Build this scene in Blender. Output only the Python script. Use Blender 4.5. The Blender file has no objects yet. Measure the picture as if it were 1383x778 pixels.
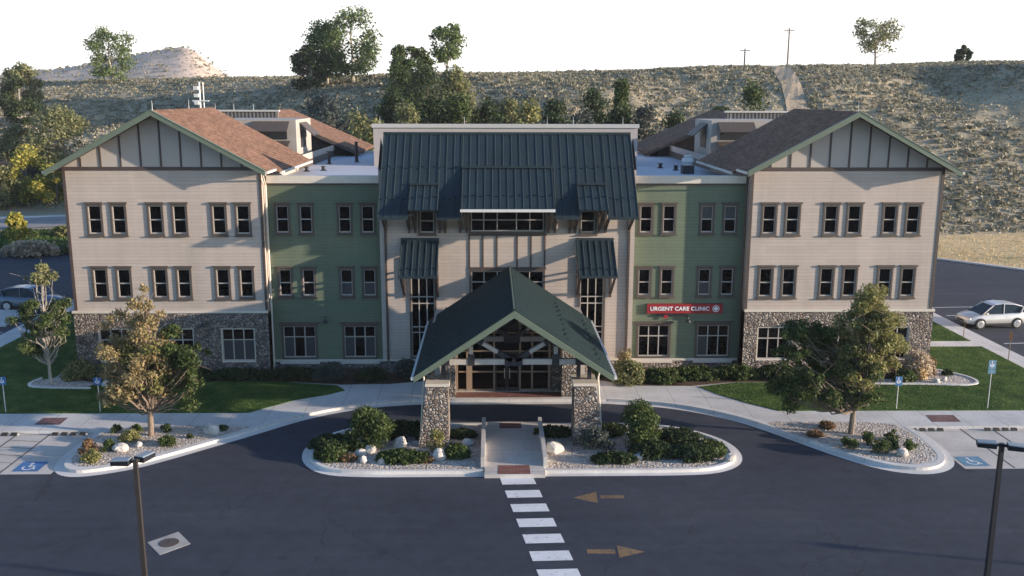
import bpy, bmesh, math, random
import numpy as np
from mathutils import Vector, Matrix, noise
from mathutils.geometry import tessellate_polygon

# ------------------------------------------------------------------ camera
SC = bpy.context.scene
COL = SC.collection
R = math.radians
cam_d = bpy.data.cameras.new('camera'); cam = bpy.data.objects.new('camera', cam_d); COL.objects.link(cam)
PITCH, YAW, ROLL = 0.2031, 0.0210, 0.0025
cp, sp, cy_, sy_ = math.cos(PITCH), math.sin(PITCH), math.cos(YAW), math.sin(YAW)
fw = Vector((cp*sy_, cp*cy_, -sp)); rt = Vector((cy_, -sy_, 0)); up = rt.cross(fw)
rt2 = rt*math.cos(ROLL)+up*math.sin(ROLL); up2 = up*math.cos(ROLL)-rt*math.sin(ROLL)
mw = Matrix((rt2, up2, -fw)).transposed().to_4x4(); mw.translation = Vector((-0.874, 0, 16.5))
cam.matrix_world = mw
cam_d.sensor_width = 36.0; cam_d.lens = 36*1267.28/1383; cam_d.clip_end = 4000; cam_d.clip_start = 0.5
SC.camera = cam
SC.render.resolution_x = 1024; SC.render.resolution_y = 576

# ------------------------------------------------------------------ sky + sun
SUN_EL = 9.8; SUN_AZ = 77.0          # degrees; azimuth measured from -Y (towards the viewer) round to +X
sdir = Vector((math.sin(R(SUN_AZ))*math.cos(R(SUN_EL)), -math.cos(R(SUN_AZ))*math.cos(R(SUN_EL)), math.sin(R(SUN_EL))))
world = bpy.data.worlds.new('World'); SC.world = world; world.use_nodes = True
wn = world.node_tree.nodes; wl = world.node_tree.links
for n in list(wn): wn.remove(n)
sky = wn.new('ShaderNodeTexSky'); sky.sky_type = 'NISHITA'; sky.sun_disc = False
sky.sun_elevation = R(SUN_EL); sky.sun_rotation = math.atan2(sdir.x, sdir.y)
sky.air_density = 1.0; sky.dust_density = 1.5; sky.ozone_density = 3.0; sky.altitude = 1300
bg = wn.new('ShaderNodeBackground'); bg.inputs['Strength'].default_value = 0.15
wo = wn.new('ShaderNodeOutputWorld')
# bright haze lying on the northern horizon, as the photo's white sky shows
tc = wn.new('ShaderNodeTexCoord'); sx_ = wn.new('ShaderNodeSeparateXYZ'); wl.new(tc.outputs['Generated'], sx_.inputs[0])
def wmap(sock, a, b):
    m_ = wn.new('ShaderNodeMapRange'); m_.interpolation_type = 'SMOOTHSTEP'; m_.inputs['From Min'].default_value = a; m_.inputs['From Max'].default_value = b; wl.new(sock, m_.inputs[0]); return m_.outputs[0]
hz = wn.new('ShaderNodeMath'); hz.operation = 'MULTIPLY'; wl.new(wmap(sx_.outputs[2], 0.36, 0.10), hz.inputs[0]); wl.new(wmap(sx_.outputs[1], -0.1, 0.5), hz.inputs[1])
bg2 = wn.new('ShaderNodeBackground'); bg2.inputs['Color'].default_value = (1.0, 0.99, 0.97, 1); bg2.inputs['Strength'].default_value = 0.62
mxw = wn.new('ShaderNodeMixShader'); wl.new(hz.outputs[0], mxw.inputs[0]); wl.new(bg.outputs[0], mxw.inputs[1]); wl.new(bg2.outputs[0], mxw.inputs[2])
wl.new(sky.outputs[0], bg.inputs[0]); wl.new(mxw.outputs[0], wo.inputs[0])
sl = bpy.data.lights.new('sun', 'SUN'); sl.energy = 4.3; sl.angle = R(0.55); sl.color = (1.0, 0.83, 0.67)
so = bpy.data.objects.new('sun', sl); COL.objects.link(so)
so.rotation_euler = (-sdir).to_track_quat('-Z', 'Y').to_euler(); so.location = (60, -20, 60)
SC.view_settings.view_transform = 'Standard'; SC.view_settings.look = 'None'
SC.view_settings.exposure = 1.15; SC.view_settings.gamma = 1.0

# ------------------------------------------------------------------ materials
def newmat(name):
    m = bpy.data.materials.new(name); m.use_nodes = True
    nt = m.node_tree
    for n in list(nt.nodes): nt.nodes.remove(n)
    o = nt.nodes.new('ShaderNodeOutputMaterial'); b = nt.nodes.new('ShaderNodeBsdfPrincipled')
    nt.links.new(b.outputs[0], o.inputs[0])
    return m, nt, b
def N(nt, t, **kw):
    n = nt.nodes.new(t)
    for k, v in kw.items():
        if k in n.inputs: n.inputs[k].default_value = v
        else: setattr(n, k, v)
    return n
def L(nt, a, b): nt.links.new(a, b)
def ramp(nt, fac, stops):
    r = nt.nodes.new('ShaderNodeValToRGB'); e = r.color_ramp.elements
    while len(e) < len(stops): e.new(0.5)
    for i, (p, c) in enumerate(stops): e[i].position = p; e[i].color = (*c, 1)
    L(nt, fac, r.inputs[0]); return r
def geo_pos(nt):
    return N(nt, 'ShaderNodeNewGeometry').outputs['Position']
def mapping(nt, vec, scale=(1, 1, 1), loc=(0, 0, 0), rot=(0, 0, 0)):
    m = nt.nodes.new('ShaderNodeMapping'); m.inputs['Scale'].default_value = scale
    m.inputs['Location'].default_value = loc; m.inputs['Rotation'].default_value = rot
    L(nt, vec, m.inputs[0]); return m.outputs[0]
def mixc(nt, fac, a, b, mode='MIX'):
    m = nt.nodes.new('ShaderNodeMix'); m.data_type = 'RGBA'; m.blend_type = mode
    for s, v in ((m.inputs[0], fac), (m.inputs[6], a), (m.inputs[7], b)):
        if hasattr(v, 'links'): L(nt, v, s)
        elif isinstance(v, (tuple, list)): s.default_value = (*v, 1)[:4]
        else: s.default_value = v
    return m.outputs[2]
def mth(nt, op, a, b=None, c=None):
    m = nt.nodes.new('ShaderNodeMath'); m.operation = op
    for i, v in enumerate((a, b, c)):
        if v is None: continue
        if hasattr(v, 'links'): L(nt, v, m.inputs[i])
        else: m.inputs[i].default_value = v
    return m.outputs[0]
def bump(nt, b, h, strength=0.5, dist=0.02):
    n = nt.nodes.new('ShaderNodeBump'); n.inputs['Strength'].default_value = strength; n.inputs['Distance'].default_value = dist
    L(nt, h, n.inputs['Height']); L(nt, n.outputs[0], b.inputs['Normal'])
def noise_n(nt, vec, scale, detail=4, rough=0.6):
    n = nt.nodes.new('ShaderNodeTexNoise'); n.inputs['Scale'].default_value = scale
    n.inputs['Detail'].default_value = detail; n.inputs['Roughness'].default_value = rough
    if vec: L(nt, vec, n.inputs['Vector'])
    return n.outputs['Fac']
def sepxyz(nt, v):
    s = nt.nodes.new('ShaderNodeSeparateXYZ'); L(nt, v, s.inputs[0]); return s.outputs

def simple(name, col, rough=0.7, metal=0.0, var=0.12, scale=3.0, bumps=0.0, spec=0.5):
    m, nt, b = newmat(name); p = geo_pos(nt)
    n = noise_n(nt, p, scale, 5)
    r = ramp(nt, n, [(0.25, tuple(c*(1-var) for c in col)), (0.75, tuple(min(1, c*(1+var)) for c in col))])
    L(nt, r.outputs[0], b.inputs['Base Color'])
    b.inputs['Roughness'].default_value = rough; b.inputs['Metallic'].default_value = metal
    b.inputs['Specular IOR Level'].default_value = spec
    if bumps: bump(nt, b, noise_n(nt, p, scale*6, 4), bumps, 0.02)
    return m

def siding(name, col, lap=0.2):
    m, nt, b = newmat(name); p = geo_pos(nt); s = sepxyz(nt, p)
    f = mth(nt, 'FRACT', mth(nt, 'DIVIDE', s[2], lap))
    line = mth(nt, 'LESS_THAN', f, 0.10)
    n1 = noise_n(nt, mapping(nt, p, (0.35, 0.35, 0.12)), 1.0, 4)
    n2 = noise_n(nt, mapping(nt, p, (1.2, 1.2, 26)), 1.0, 3)
    c1 = ramp(nt, n1, [(0.3, tuple(c*0.90 for c in col)), (0.7, tuple(c*1.06 for c in col))]).outputs[0]
    c2 = mixc(nt, 0.12, c1, n2, 'OVERLAY')
    c3 = mixc(nt, mth(nt, 'MULTIPLY', line, 0.22), c2, tuple(c*0.5 for c in col))
    L(nt, c3, b.inputs['Base Color']); b.inputs['Roughness'].default_value = 0.75
    b.inputs['Specular IOR Level'].default_value = 0.25
    jb = nt.nodes.new('ShaderNodeTexBrick'); jb.inputs['Scale'].default_value = 1.0; jb.inputs['Brick Width'].default_value = 3.66; jb.inputs['Row Height'].default_value = lap
    jb.inputs['Mortar Size'].default_value = 0.010; jb.offset = 0.37; jb.offset_frequency = 3
    jb.inputs['Color1'].default_value = (0.46, 0.46, 0.46, 1); jb.inputs['Color2'].default_value = (0.54, 0.54, 0.54, 1); jb.inputs['Mortar'].default_value = (0.36, 0.36, 0.36, 1)
    jc = nt.nodes.new('ShaderNodeCombineXYZ'); L(nt, mth(nt, 'ADD', s[0], s[1]), jc.inputs[0]); L(nt, s[2], jc.inputs[1]); L(nt, jc.outputs[0], jb.inputs['Vector'])
    st_ = noise_n(nt, mapping(nt, p, (1.6, 1.6, 0.10)), 1.0, 5, 0.7)
    c3 = mixc(nt, 0.5, c3, jb.outputs['Color'], 'OVERLAY'); c3 = mixc(nt, 0.14, c3, st_, 'OVERLAY')
    L(nt, c3, b.inputs['Base Color'])
    h = mth(nt, 'SUBTRACT', 1.0, f)
    bump(nt, b, h, 0.35, 0.02)
    return m

def stone_mat(name):
    m, nt, b = newmat(name); p = geo_pos(nt)
    n = noise_n(nt, p, 2.5, 3)
    warp = nt.nodes.new('ShaderNodeVectorMath'); warp.operation = 'ADD'
    w2 = nt.nodes.new('ShaderNodeTexNoise'); w2.inputs['Scale'].default_value = 3.0
    L(nt, p, w2.inputs['Vector'])
    sc = nt.nodes.new('ShaderNodeVectorMath'); sc.operation = 'SCALE'; sc.inputs['Scale'].default_value = 0.12
    L(nt, w2.outputs['Color'], sc.inputs[0]); L(nt, p, warp.inputs[0]); L(nt, sc.outputs[0], warp.inputs[1])
    mp = mapping(nt, warp.outputs[0], (5.6, 5.6, 7.2))
    v = nt.nodes.new('ShaderNodeTexVoronoi'); v.feature = 'F1'; v.inputs['Scale'].default_value = 1.0; L(nt, mp, v.inputs['Vector'])
    e = nt.nodes.new('ShaderNodeTexVoronoi'); e.feature = 'DISTANCE_TO_EDGE'; e.inputs['Scale'].default_value = 1.0; L(nt, mp, e.inputs['Vector'])
    sp_ = nt.nodes.new('ShaderNodeSeparateColor'); L(nt, v.outputs['Color'], sp_.inputs[0])
    c = ramp(nt, sp_.outputs[0], [(0.0, (0.11, 0.095, 0.088)), (0.25, (0.23, 0.18, 0.145)), (0.5, (0.32, 0.265, 0.22)), (0.75, (0.40, 0.355, 0.31)), (1.0, (0.19, 0.175, 0.175))])
    c2 = mixc(nt, 0.25, c.outputs[0], noise_n(nt, p, 18, 4), 'OVERLAY')
    mort = mth(nt, 'LESS_THAN', e.outputs['Distance'], 0.075)
    c3 = mixc(nt, mort, c2, (0.10, 0.09, 0.085))
    L(nt, c3, b.inputs['Base Color']); b.inputs['Roughness'].default_value = 0.85
    b.inputs['Specular IOR Level'].default_value = 0.2
    sm = nt.nodes.new('ShaderNodeMapRange'); sm.inputs['From Max'].default_value = 0.25; L(nt, e.outputs['Distance'], sm.inputs[0])
    hh = mth(nt, 'ADD', sm.outputs[0], mth(nt, 'MULTIPLY', sp_.outputs[1], 0.6))
    bump(nt, b, hh, 0.9, 0.06)
    return m

def shingle_mat(name, col):
    m, nt, b = newmat(name); p = geo_pos(nt)
    # courses follow the slope: use z height, tabs along y
    s = sepxyz(nt, p)
    br = nt.nodes.new('ShaderNodeTexBrick'); br.inputs['Scale'].default_value = 1.0
    br.inputs['Brick Width'].default_value = 0.3; br.inputs['Row Height'].default_value = 0.08; br.inputs['Mortar Size'].default_value = 0.006
    br.inputs['Color1'].default_value = (*[c*0.72 for c in col], 1); br.inputs['Color2'].default_value = (*[c*1.3 for c in col], 1)
    br.inputs['Mortar'].default_value = (*[c*0.45 for c in col], 1)
    cx = nt.nodes.new('ShaderNodeCombineXYZ'); L(nt, s[1], cx.inputs[0]); L(nt, s[2], cx.inputs[1])
    L(nt, cx.outputs[0], br.inputs['Vector'])
    n = noise_n(nt, p, 0.7, 5); n2 = noise_n(nt, p, 14, 3)
    c = mixc(nt, 0.35, br.outputs['Color'], n, 'OVERLAY'); c = mixc(nt, 0.4, c, n2, 'OVERLAY')
    L(nt, c, b.inputs['Base Color']); b.inputs['Roughness'].default_value = 0.95; b.inputs['Specular IOR Level'].default_value = 0.1
    bump(nt, b, n2, 0.6, 0.02)
    return m

def asphalt_mat():
    m, nt, b = newmat('asphalt'); p = geo_pos(nt)
    n1 = noise_n(nt, mapping(nt, p, (0.10, 0.16, 1)), 1.0, 6, 0.62)
    n2 = noise_n(nt, p, 1.3, 6, 0.7); n3 = noise_n(nt, p, 45, 3)
    c = ramp(nt, n1, [(0.3, (0.031, 0.036, 0.050)), (0.55, (0.042, 0.047, 0.062)), (0.75, (0.058, 0.062, 0.075))]).outputs[0]
    c = mixc(nt, 0.45, c, n2, 'OVERLAY'); c = mixc(nt, 0.5, c, n3, 'OVERLAY')
    # sparse pale dust / scuffs
    w = noise_n(nt, mapping(nt, p, (0.25, 1.1, 1), rot=(0, 0, 0.15)), 1.0, 8, 0.72)
    sc = ramp(nt, w, [(0.62, (0, 0, 0)), (0.80, (1, 1, 1))]).outputs[0]
    c = mixc(nt, mth(nt, 'MULTIPLY', sc, 0.5), c, (0.085, 0.083, 0.085))
    ol = noise_n(nt, mapping(nt, p, (0.9, 0.9, 1), loc=(7, 3, 0)), 1.0, 2, 0.4)
    c = mixc(nt, mth(nt, 'MULTIPLY', ramp(nt, ol, [(0.70, (0, 0, 0)), (0.78, (1, 1, 1))]).outputs[0], .45), c, (0.018, 0.019, 0.022))
    tk = noise_n(nt, mapping(nt, p, (0.05, 1.3, 1), rot=(0, 0, -.05)), 1.0, 4, 0.6)
    c = mixc(nt, 0.22, c, tk, 'OVERLAY')
    # hairline cracks
    v = nt.nodes.new('ShaderNodeTexVoronoi'); v.feature = 'DISTANCE_TO_EDGE'; v.inputs['Scale'].default_value = 0.16
    wv = nt.nodes.new('ShaderNodeTexNoise'); wv.inputs['Scale'].default_value = 0.8; L(nt, p, wv.inputs['Vector'])
    add = nt.nodes.new('ShaderNodeVectorMath'); add.operation = 'MULTIPLY_ADD'; add.inputs[1].default_value = (1.6, 1.6, 0)
    L(nt, wv.outputs['Color'], add.inputs[0]); L(nt, p, add.inputs[2]); L(nt, add.outputs[0], v.inputs['Vector'])
    ck = mth(nt, 'MULTIPLY', mth(nt, 'LESS_THAN', v.outputs['Distance'], 0.003), 0.3)
    c = mixc(nt, ck, c, (0.012, 0.012, 0.014))
    L(nt, c, b.inputs['Base Color']); b.inputs['Roughness'].default_value = 0.85; b.inputs['Specular IOR Level'].default_value = 0.3
    bump(nt, b, n3, 0.35, 0.01)
    return m

def concrete_mat(name, col, jx=0.0, jy=0.0):
    m, nt, b = newmat(name); p = geo_pos(nt); s = sepxyz(nt, p)
    n1 = noise_n(nt, p, 0.45, 6, 0.65); n2 = noise_n(nt, p, 9, 5)
    c = ramp(nt, n1, [(0.3, tuple(x*0.8 for x in col)), (0.7, tuple(min(1, x*1.1) for x in col))]).outputs[0]
    c = mixc(nt, 0.25, c, n2, 'OVERLAY')
    for ax, j in ((0, jx), (1, jy)):
        if j:
            f = mth(nt, 'FRACT', mth(nt, 'DIVIDE', s[ax], j))
            c = mixc(nt, mth(nt, 'MULTIPLY', mth(nt, 'LESS_THAN', f, 0.035/j), 0.6), c, tuple(x*0.3 for x in col))
    L(nt, c, b.inputs['Base Color']); b.inputs['Roughness'].default_value = 0.85; b.inputs['Specular IOR Level'].default_value = 0.25
    bump(nt, b, n2, 0.2, 0.01)
    return m

def brick_mat(name, col, w=0.2, h=0.1):
    m, nt, b = newmat(name); p = geo_pos(nt)
    br = nt.nodes.new('ShaderNodeTexBrick'); br.inputs['Scale'].default_value = 1.0
    br.inputs['Brick Width'].default_value = w; br.inputs['Row Height'].default_value = h; br.inputs['Mortar Size'].default_value = 0.008
    br.inputs['Color1'].default_value = (*[c*0.8 for c in col], 1); br.inputs['Color2'].default_value = (*[c*1.2 for c in col], 1)
    br.inputs['Mortar'].default_value = (*[c*0.5 for c in col], 1); L(nt, p, br.inputs['Vector'])
    c = mixc(nt, 0.3, br.outputs['Color'], noise_n(nt, p, 2, 5), 'OVERLAY')
    L(nt, c, b.inputs['Base Color']); b.inputs['Roughness'].default_value = 0.85
    return m

def ground_mat(name, stops, scale=0.15, fine=3.0, bm=0.6):
    m, nt, b = newmat(name); p = geo_pos(nt)
    n1 = noise_n(nt, mapping(nt, p, (1, 1, 2.2)), scale, 9, 0.68)
    c = ramp(nt, n1, stops).outputs[0]
    n2 = noise_n(nt, p, fine, 5, 0.7)
    c = mixc(nt, 0.45, c, n2, 'OVERLAY')
    L(nt, c, b.inputs['Base Color']); b.inputs['Roughness'].default_value = 0.95; b.inputs['Specular IOR Level'].default_value = 0.1
    bump(nt, b, n2, bm, 0.08)
    return m

def gravel_mat():
    m, nt, b = newmat('river_gravel'); p = geo_pos(nt)
    v = nt.nodes.new('ShaderNodeTexVoronoi'); v.inputs['Scale'].default_value = 9.0; L(nt, p, v.inputs['Vector'])
    s = nt.nodes.new('ShaderNodeSeparateColor'); L(nt, v.outputs['Color'], s.inputs[0])
    c = ramp(nt, s.outputs[0], [(0.0, (0.30, 0.25, 0.21)), (0.35, (0.42, 0.35, 0.29)), (0.7, (0.50, 0.44, 0.38)), (1.0, (0.60, 0.55, 0.49))]).outputs[0]
    c = mixc(nt, 0.3, c, noise_n(nt, p, 0.9, 4), 'OVERLAY')
    L(nt, c, b.inputs['Base Color']); b.inputs['Roughness'].default_value = 0.9
    bump(nt, b, v.outputs['Distance'], 0.8, -0.05)
    return m

def leaf_mat(name, cols, trans=0.35):
    """cols: list of colours picked per leaf"""
    m, nt, b = newmat(name)
    g = N(nt, 'ShaderNodeNewGeometry')
    stops = [(i/max(1, len(cols)-1), c) for i, c in enumerate(cols)]
    r = ramp(nt, g.outputs['Random Per Island'], stops)
    c = mixc(nt, 0.55, r.outputs[0], noise_n(nt, g.outputs['Position'], 0.9, 3), 'OVERLAY')
    L(nt, c, b.inputs['Base Color']); b.inputs['Roughness'].default_value = 0.6; b.inputs['Specular IOR Level'].default_value = 0.25
    t = nt.nodes.new('ShaderNodeBsdfTranslucent'); L(nt, c, t.inputs[0])
    mx = nt.nodes.new('ShaderNodeMixShader'); mx.inputs[0].default_value = trans
    L(nt, b.outputs[0], mx.inputs[1]); L(nt, t.outputs[0], mx.inputs[2])
    out = [n for n in nt.nodes if n.type == 'OUTPUT_MATERIAL'][0]; L(nt, mx.outputs[0], out.inputs[0])
    return m

def glass_mat(name, col, rough=0.04):
    m, nt, b = newmat(name)
    b.inputs['Base Color'].default_value = (*col, 1); b.inputs['Roughness'].default_value = rough
    b.inputs['IOR'].default_value = 1.45; b.inputs['Specular IOR Level'].default_value = 0.2
    p = geo_pos(nt); bump(nt, b, noise_n(nt, p, 0.8, 2), 0.06, 0.05)
    return m

M = {}
M['tan'] = siding('tan_siding', (0.465, 0.395, 0.34))
M['green'] = siding('green_siding', (0.140, 0.172, 0.118))
M['tan_smooth'] = simple('tan_panel', (0.43, 0.385, 0.345), 0.75, var=0.06, scale=0.6)
M['cream'] = simple('cream_trim', (0.62, 0.56, 0.47), 0.6, var=0.06)
M['brown'] = simple('brown_trim', (0.070, 0.050, 0.042), 0.6, var=0.15)
M['taupe'] = simple('taupe_trim', (0.085, 0.067, 0.055), 0.6, var=0.12)
M['fascia'] = simple('green_fascia', (0.125, 0.16, 0.115), 0.5, var=0.08)
M['sash'] = simple('window_sash', (0.42, 0.39, 0.35), 0.5, var=0.05)
M['dark'] = simple('dark_steel', (0.022, 0.024, 0.030), 0.45, var=0.2)
M['stone'] = stone_mat('ledge_stone')
M['shingle'] = shingle_mat('brown_shingles', (0.215, 0.125, 0.085))
M['metal'] = simple('blue_green_metal_roof', (0.012, 0.026, 0.034), 0.6, 0.0, var=0.2, scale=0.8, spec=0.4)
M['metal2'] = simple('green_metal_roof', (0.013, 0.027, 0.028), 0.62, 0.0, var=0.2, scale=0.8, spec=0.22)
M['gutter'] = simple('pale_gutter', (0.62, 0.61, 0.58), 0.45, var=0.05)
M['membrane'] = simple('roof_membrane', (0.46, 0.48, 0.52), 0.7, var=0.12, scale=0.5)
M['coping'] = simple('coping', (0.50, 0.48, 0.44), 0.5, var=0.05)
M['steelwhite'] = simple('white_steel', (0.6, 0.6, 0.58), 0.4, var=0.05)
M['glass'] = glass_mat('dark_window_glass', (0.003, 0.003, 0.004))
M['blind'] = simple('window_blind', (0.045, 0.045, 0.05), 0.5, var=0.1)
M['penth'] = simple('penthouse_panel', (0.36, 0.33, 0.29), 0.7, var=0.12, scale=1.5)
M['screen'] = simple('screen_panel', (0.17, 0.15, 0.135), 0.7, var=0.12)
M['soffit'] = simple('dark_soffit', (0.05, 0.042, 0.036), 0.7)
M['asphalt'] = asphalt_mat()
M['concrete'] = concrete_mat('sidewalk_concrete', (0.57, 0.555, 0.53), 1.8, 0.0)
M['curb'] = concrete_mat('curb_concrete', (0.66, 0.63, 0.59))
M['pad'] = concrete_mat('parking_concrete', (0.54, 0.50, 0.455), 0.0, 2.6)
M['wallc'] = concrete_mat('wall_concrete', (0.55, 0.52, 0.48))
M['redtile'] = brick_mat('red_paver', (0.20, 0.085, 0.07), 0.3, 0.15)
M['maroon'] = brick_mat('maroon_tile', (0.16, 0.085, 0.08), 0.3, 0.3)
M['gravel'] = gravel_mat()
M['rock'] = simple('pale_boulder', (0.48, 0.45, 0.41), 0.95, var=0.35, scale=3, bumps=1.0)
M['lawn'] = ground_mat('lawn', [(0.30, (0.022, 0.052, 0.012)), (0.5, (0.048, 0.095, 0.020)), (0.66, (0.10, 0.14, 0.035)), (0.8, (0.17, 0.17, 0.07))], 0.9, 7.0)
M['blade'] = leaf_mat('grass_blade', [(0.025, 0.065, 0.012), (0.06, 0.115, 0.025), (0.11, 0.16, 0.045), (0.20, 0.20, 0.09)], 0.3)
M['mulch'] = ground_mat('mulch', [(0.3, (0.045, 0.03, 0.02)), (0.7, (0.12, 0.085, 0.06))], 1.2, 12.0)
M['soil'] = ground_mat('dry_soil', [(0.3, (0.17, 0.13, 0.08)), (0.5, (0.30, 0.22, 0.13)), (0.72, (0.42, 0.31, 0.18))], 0.09, 2.0)
M['hill'] = ground_mat('hill_soil', [(0.32, (0.23, 0.21, 0.145)), (0.5, (0.36, 0.30, 0.205)), (0.68, (0.50, 0.40, 0.265))], 0.07, 1.6)
M['farhill'] = ground_mat('far_hill_soil', [(0.3, (0.30, 0.26, 0.21)), (0.5, (0.48, 0.39, 0.32)), (0.75, (0.60, 0.47, 0.38))], 0.045, 0.5, 0.5)
M['golden'] = ground_mat('golden_grass', [(0.36, (0.24, 0.24, 0.13)), (0.46, (0.60, 0.44, 0.22)), (0.60, (0.74, 0.54, 0.29))], 0.07, 1.2, 0.3)
M['track'] = ground_mat('dirt_track', [(0.3, (0.36, 0.28, 0.19)), (0.7, (0.50, 0.40, 0.28))], 0.3, 2.0)
M['road'] = concrete_mat('old_road', (0.30, 0.28, 0.26))
M['bark'] = simple('bark', (0.20, 0.15, 0.11), 0.9, var=0.3, scale=6, bumps=0.8)
M['palebark'] = simple('pale_bark', (0.34, 0.30, 0.25), 0.9, var=0.3, scale=6, bumps=0.6)
M['lf_cotton'] = leaf_mat('cottonwood_leaves', [(0.07, 0.11, 0.03), (0.13, 0.18, 0.06), (0.19, 0.23, 0.09)])
M['lf_dark'] = leaf_mat('dark_leaves', [(0.022, 0.040, 0.016), (0.045, 0.07, 0.026), (0.075, 0.10, 0.04)])
M['lf_olive'] = leaf_mat('olive_leaves', [(0.11, 0.13, 0.05), (0.20, 0.21, 0.09), (0.30, 0.28, 0.14)])
M['lf_yellow'] = leaf_mat('yellow_leaves', [(0.28, 0.26, 0.05), (0.52, 0.44, 0.09), (0.22, 0.24, 0.06)])
M['lf_sagey'] = leaf_mat('blue_grey_leaves', [(0.05, 0.07, 0.06), (0.09, 0.11, 0.095), (0.13, 0.14, 0.12)])
M['lf_tan'] = leaf_mat('drying_leaves', [(0.26, 0.18, 0.08), (0.40, 0.30, 0.15), (0.16, 0.16, 0.06), (0.48, 0.38, 0.22)])
M['lf_ygreen'] = leaf_mat('yellow_green_leaves', [(0.26, 0.24, 0.085), (0.17, 0.19, 0.06), (0.38, 0.33, 0.14), (0.10, 0.13, 0.04)])
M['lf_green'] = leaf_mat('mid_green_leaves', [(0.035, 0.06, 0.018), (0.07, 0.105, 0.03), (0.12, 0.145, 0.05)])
M['lf_sage'] = leaf_mat('sagebrush_leaves', [(0.12, 0.125, 0.085), (0.20, 0.20, 0.14), (0.30, 0.275, 0.195), (0.40, 0.34, 0.23)], 0.3)
M['lf_strawgrass'] = leaf_mat('straw_leaves', [(0.46, 0.36, 0.25), (0.60, 0.49, 0.36), (0.38, 0.30, 0.21)])
M['lf_golden'] = leaf_mat('golden_blades', [(0.42, 0.31, 0.15), (0.60, 0.45, 0.23), (0.72, 0.55, 0.31)], 0.15)
M['lf_straw2'] = leaf_mat('dry_bunch_grass', [(0.26, 0.24, 0.16), (0.40, 0.34, 0.22), (0.17, 0.18, 0.12), (0.48, 0.40, 0.27)], 0.2)
M['lf_rust'] = leaf_mat('rust_leaves', [(0.20, 0.10, 0.05), (0.27, 0.17, 0.09), (0.11, 0.09, 0.045)])
def worn_paint(name, col, under, amt):
    m, nt, b = newmat(name); p = geo_pos(nt)
    n = noise_n(nt, mapping(nt, p, (1, 2.2, 1)), 3.2, 9, 0.78); n2 = noise_n(nt, p, 1.1, 4)
    mk = ramp(nt, n, [(amt-.035, (1, 1, 1)), (amt+.035, (0, 0, 0))]).outputs[0]
    c = mixc(nt, 0.45, col, n2, 'OVERLAY'); c = mixc(nt, mth(nt, 'MULTIPLY', mk, .75), c, under)
    L(nt, c, b.inputs['Base Color']); b.inputs['Roughness'].default_value = 0.75; return m
M['white_paint'] = worn_paint('white_road_paint', (0.66, 0.66, 0.66), (0.09, 0.09, 0.11), 0.40)
M['ochre_paint'] = worn_paint('worn_ochre_paint', (0.23, 0.14, 0.06), (0.055, 0.055, 0.065), 0.47)
M['blue_paint'] = worn_paint('blue_paint', (0.045, 0.15, 0.34), (0.22, 0.24, 0.26), 0.40)
M['fadedblue'] = worn_paint('faded_blue_paint', (0.09, 0.22, 0.33), (0.30, 0.31, 0.31), 0.44)
M['line_paint'] = simple('dark_joint', (0.12, 0.095, 0.07), 0.8)
M['rubber'] = simple('black_rubber', (0.015, 0.015, 0.016), 0.8)
M['red'] = simple('sign_red', (0.30, 0.020, 0.028), 0.45, var=0.04)
M['signwhite'] = simple('sign_white', (0.8, 0.8, 0.8), 0.5, var=0.02)
M['pole_brown'] = simple('brown_pole_paint', (0.036, 0.031, 0.029), 0.45, var=0.1)
M['pole_dark'] = simple('black_pole_paint', (0.018, 0.020, 0.026), 0.4, var=0.1)
M['lampgrey'] = simple('grey_lamp_top', (0.22, 0.26, 0.29), 0.5, var=0.1)
M['wood'] = simple('pole_wood', (0.20, 0.16, 0.13), 0.9, var=0.2)
M['timber'] = simple('pale_timber', (0.46, 0.42, 0.37), 0.7, var=0.15)
M['door_frame'] = simple('bronze_frame', (0.30, 0.22, 0.16), 0.5, var=0.1)
M['collar'] = simple('collar_concrete', (0.36, 0.34, 0.31), 0.9, var=0.2, scale=2)
M['iron'] = simple('cast_iron', (0.09, 0.075, 0.065), 0.6, var=0.2, scale=12)
M['tyre'] = simple('tyre', (0.02, 0.02, 0.02), 0.85)
M['rim'] = simple('alloy_rim', (0.55, 0.55, 0.55), 0.35, 0.6, var=0.05)
M['carglass'] = glass_mat('car_glass', (0.02, 0.03, 0.04))
def carpaint(name, col):
    m, nt, b = newmat(name); p = geo_pos(nt)
    L(nt, ramp(nt, noise_n(nt, p, 1.5, 3), [(0.3, tuple(c*0.93 for c in col)), (0.7, col)]).outputs[0], b.inputs['Base Color'])
    b.inputs['Metallic'].default_value = 0.35; b.inputs['Roughness'].default_value = 0.35
    b.inputs['Coat Weight'].default_value = 0.6; return m
M['silver'] = carpaint('silver_paint', (0.62, 0.61, 0.58)); M['slate'] = carpaint('slate_paint', (0.10, 0.14, 0.20))
M['lampglass'] = simple('headlamp_glass', (0.7, 0.7, 0.68), 0.2, var=0.03)
M['taillamp'] = simple('tail_lamp', (0.3, 0.02, 0.02), 0.3)
M['brownplate'] = simple('brown_sign_back', (0.26, 0.15, 0.09), 0.6)

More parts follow.
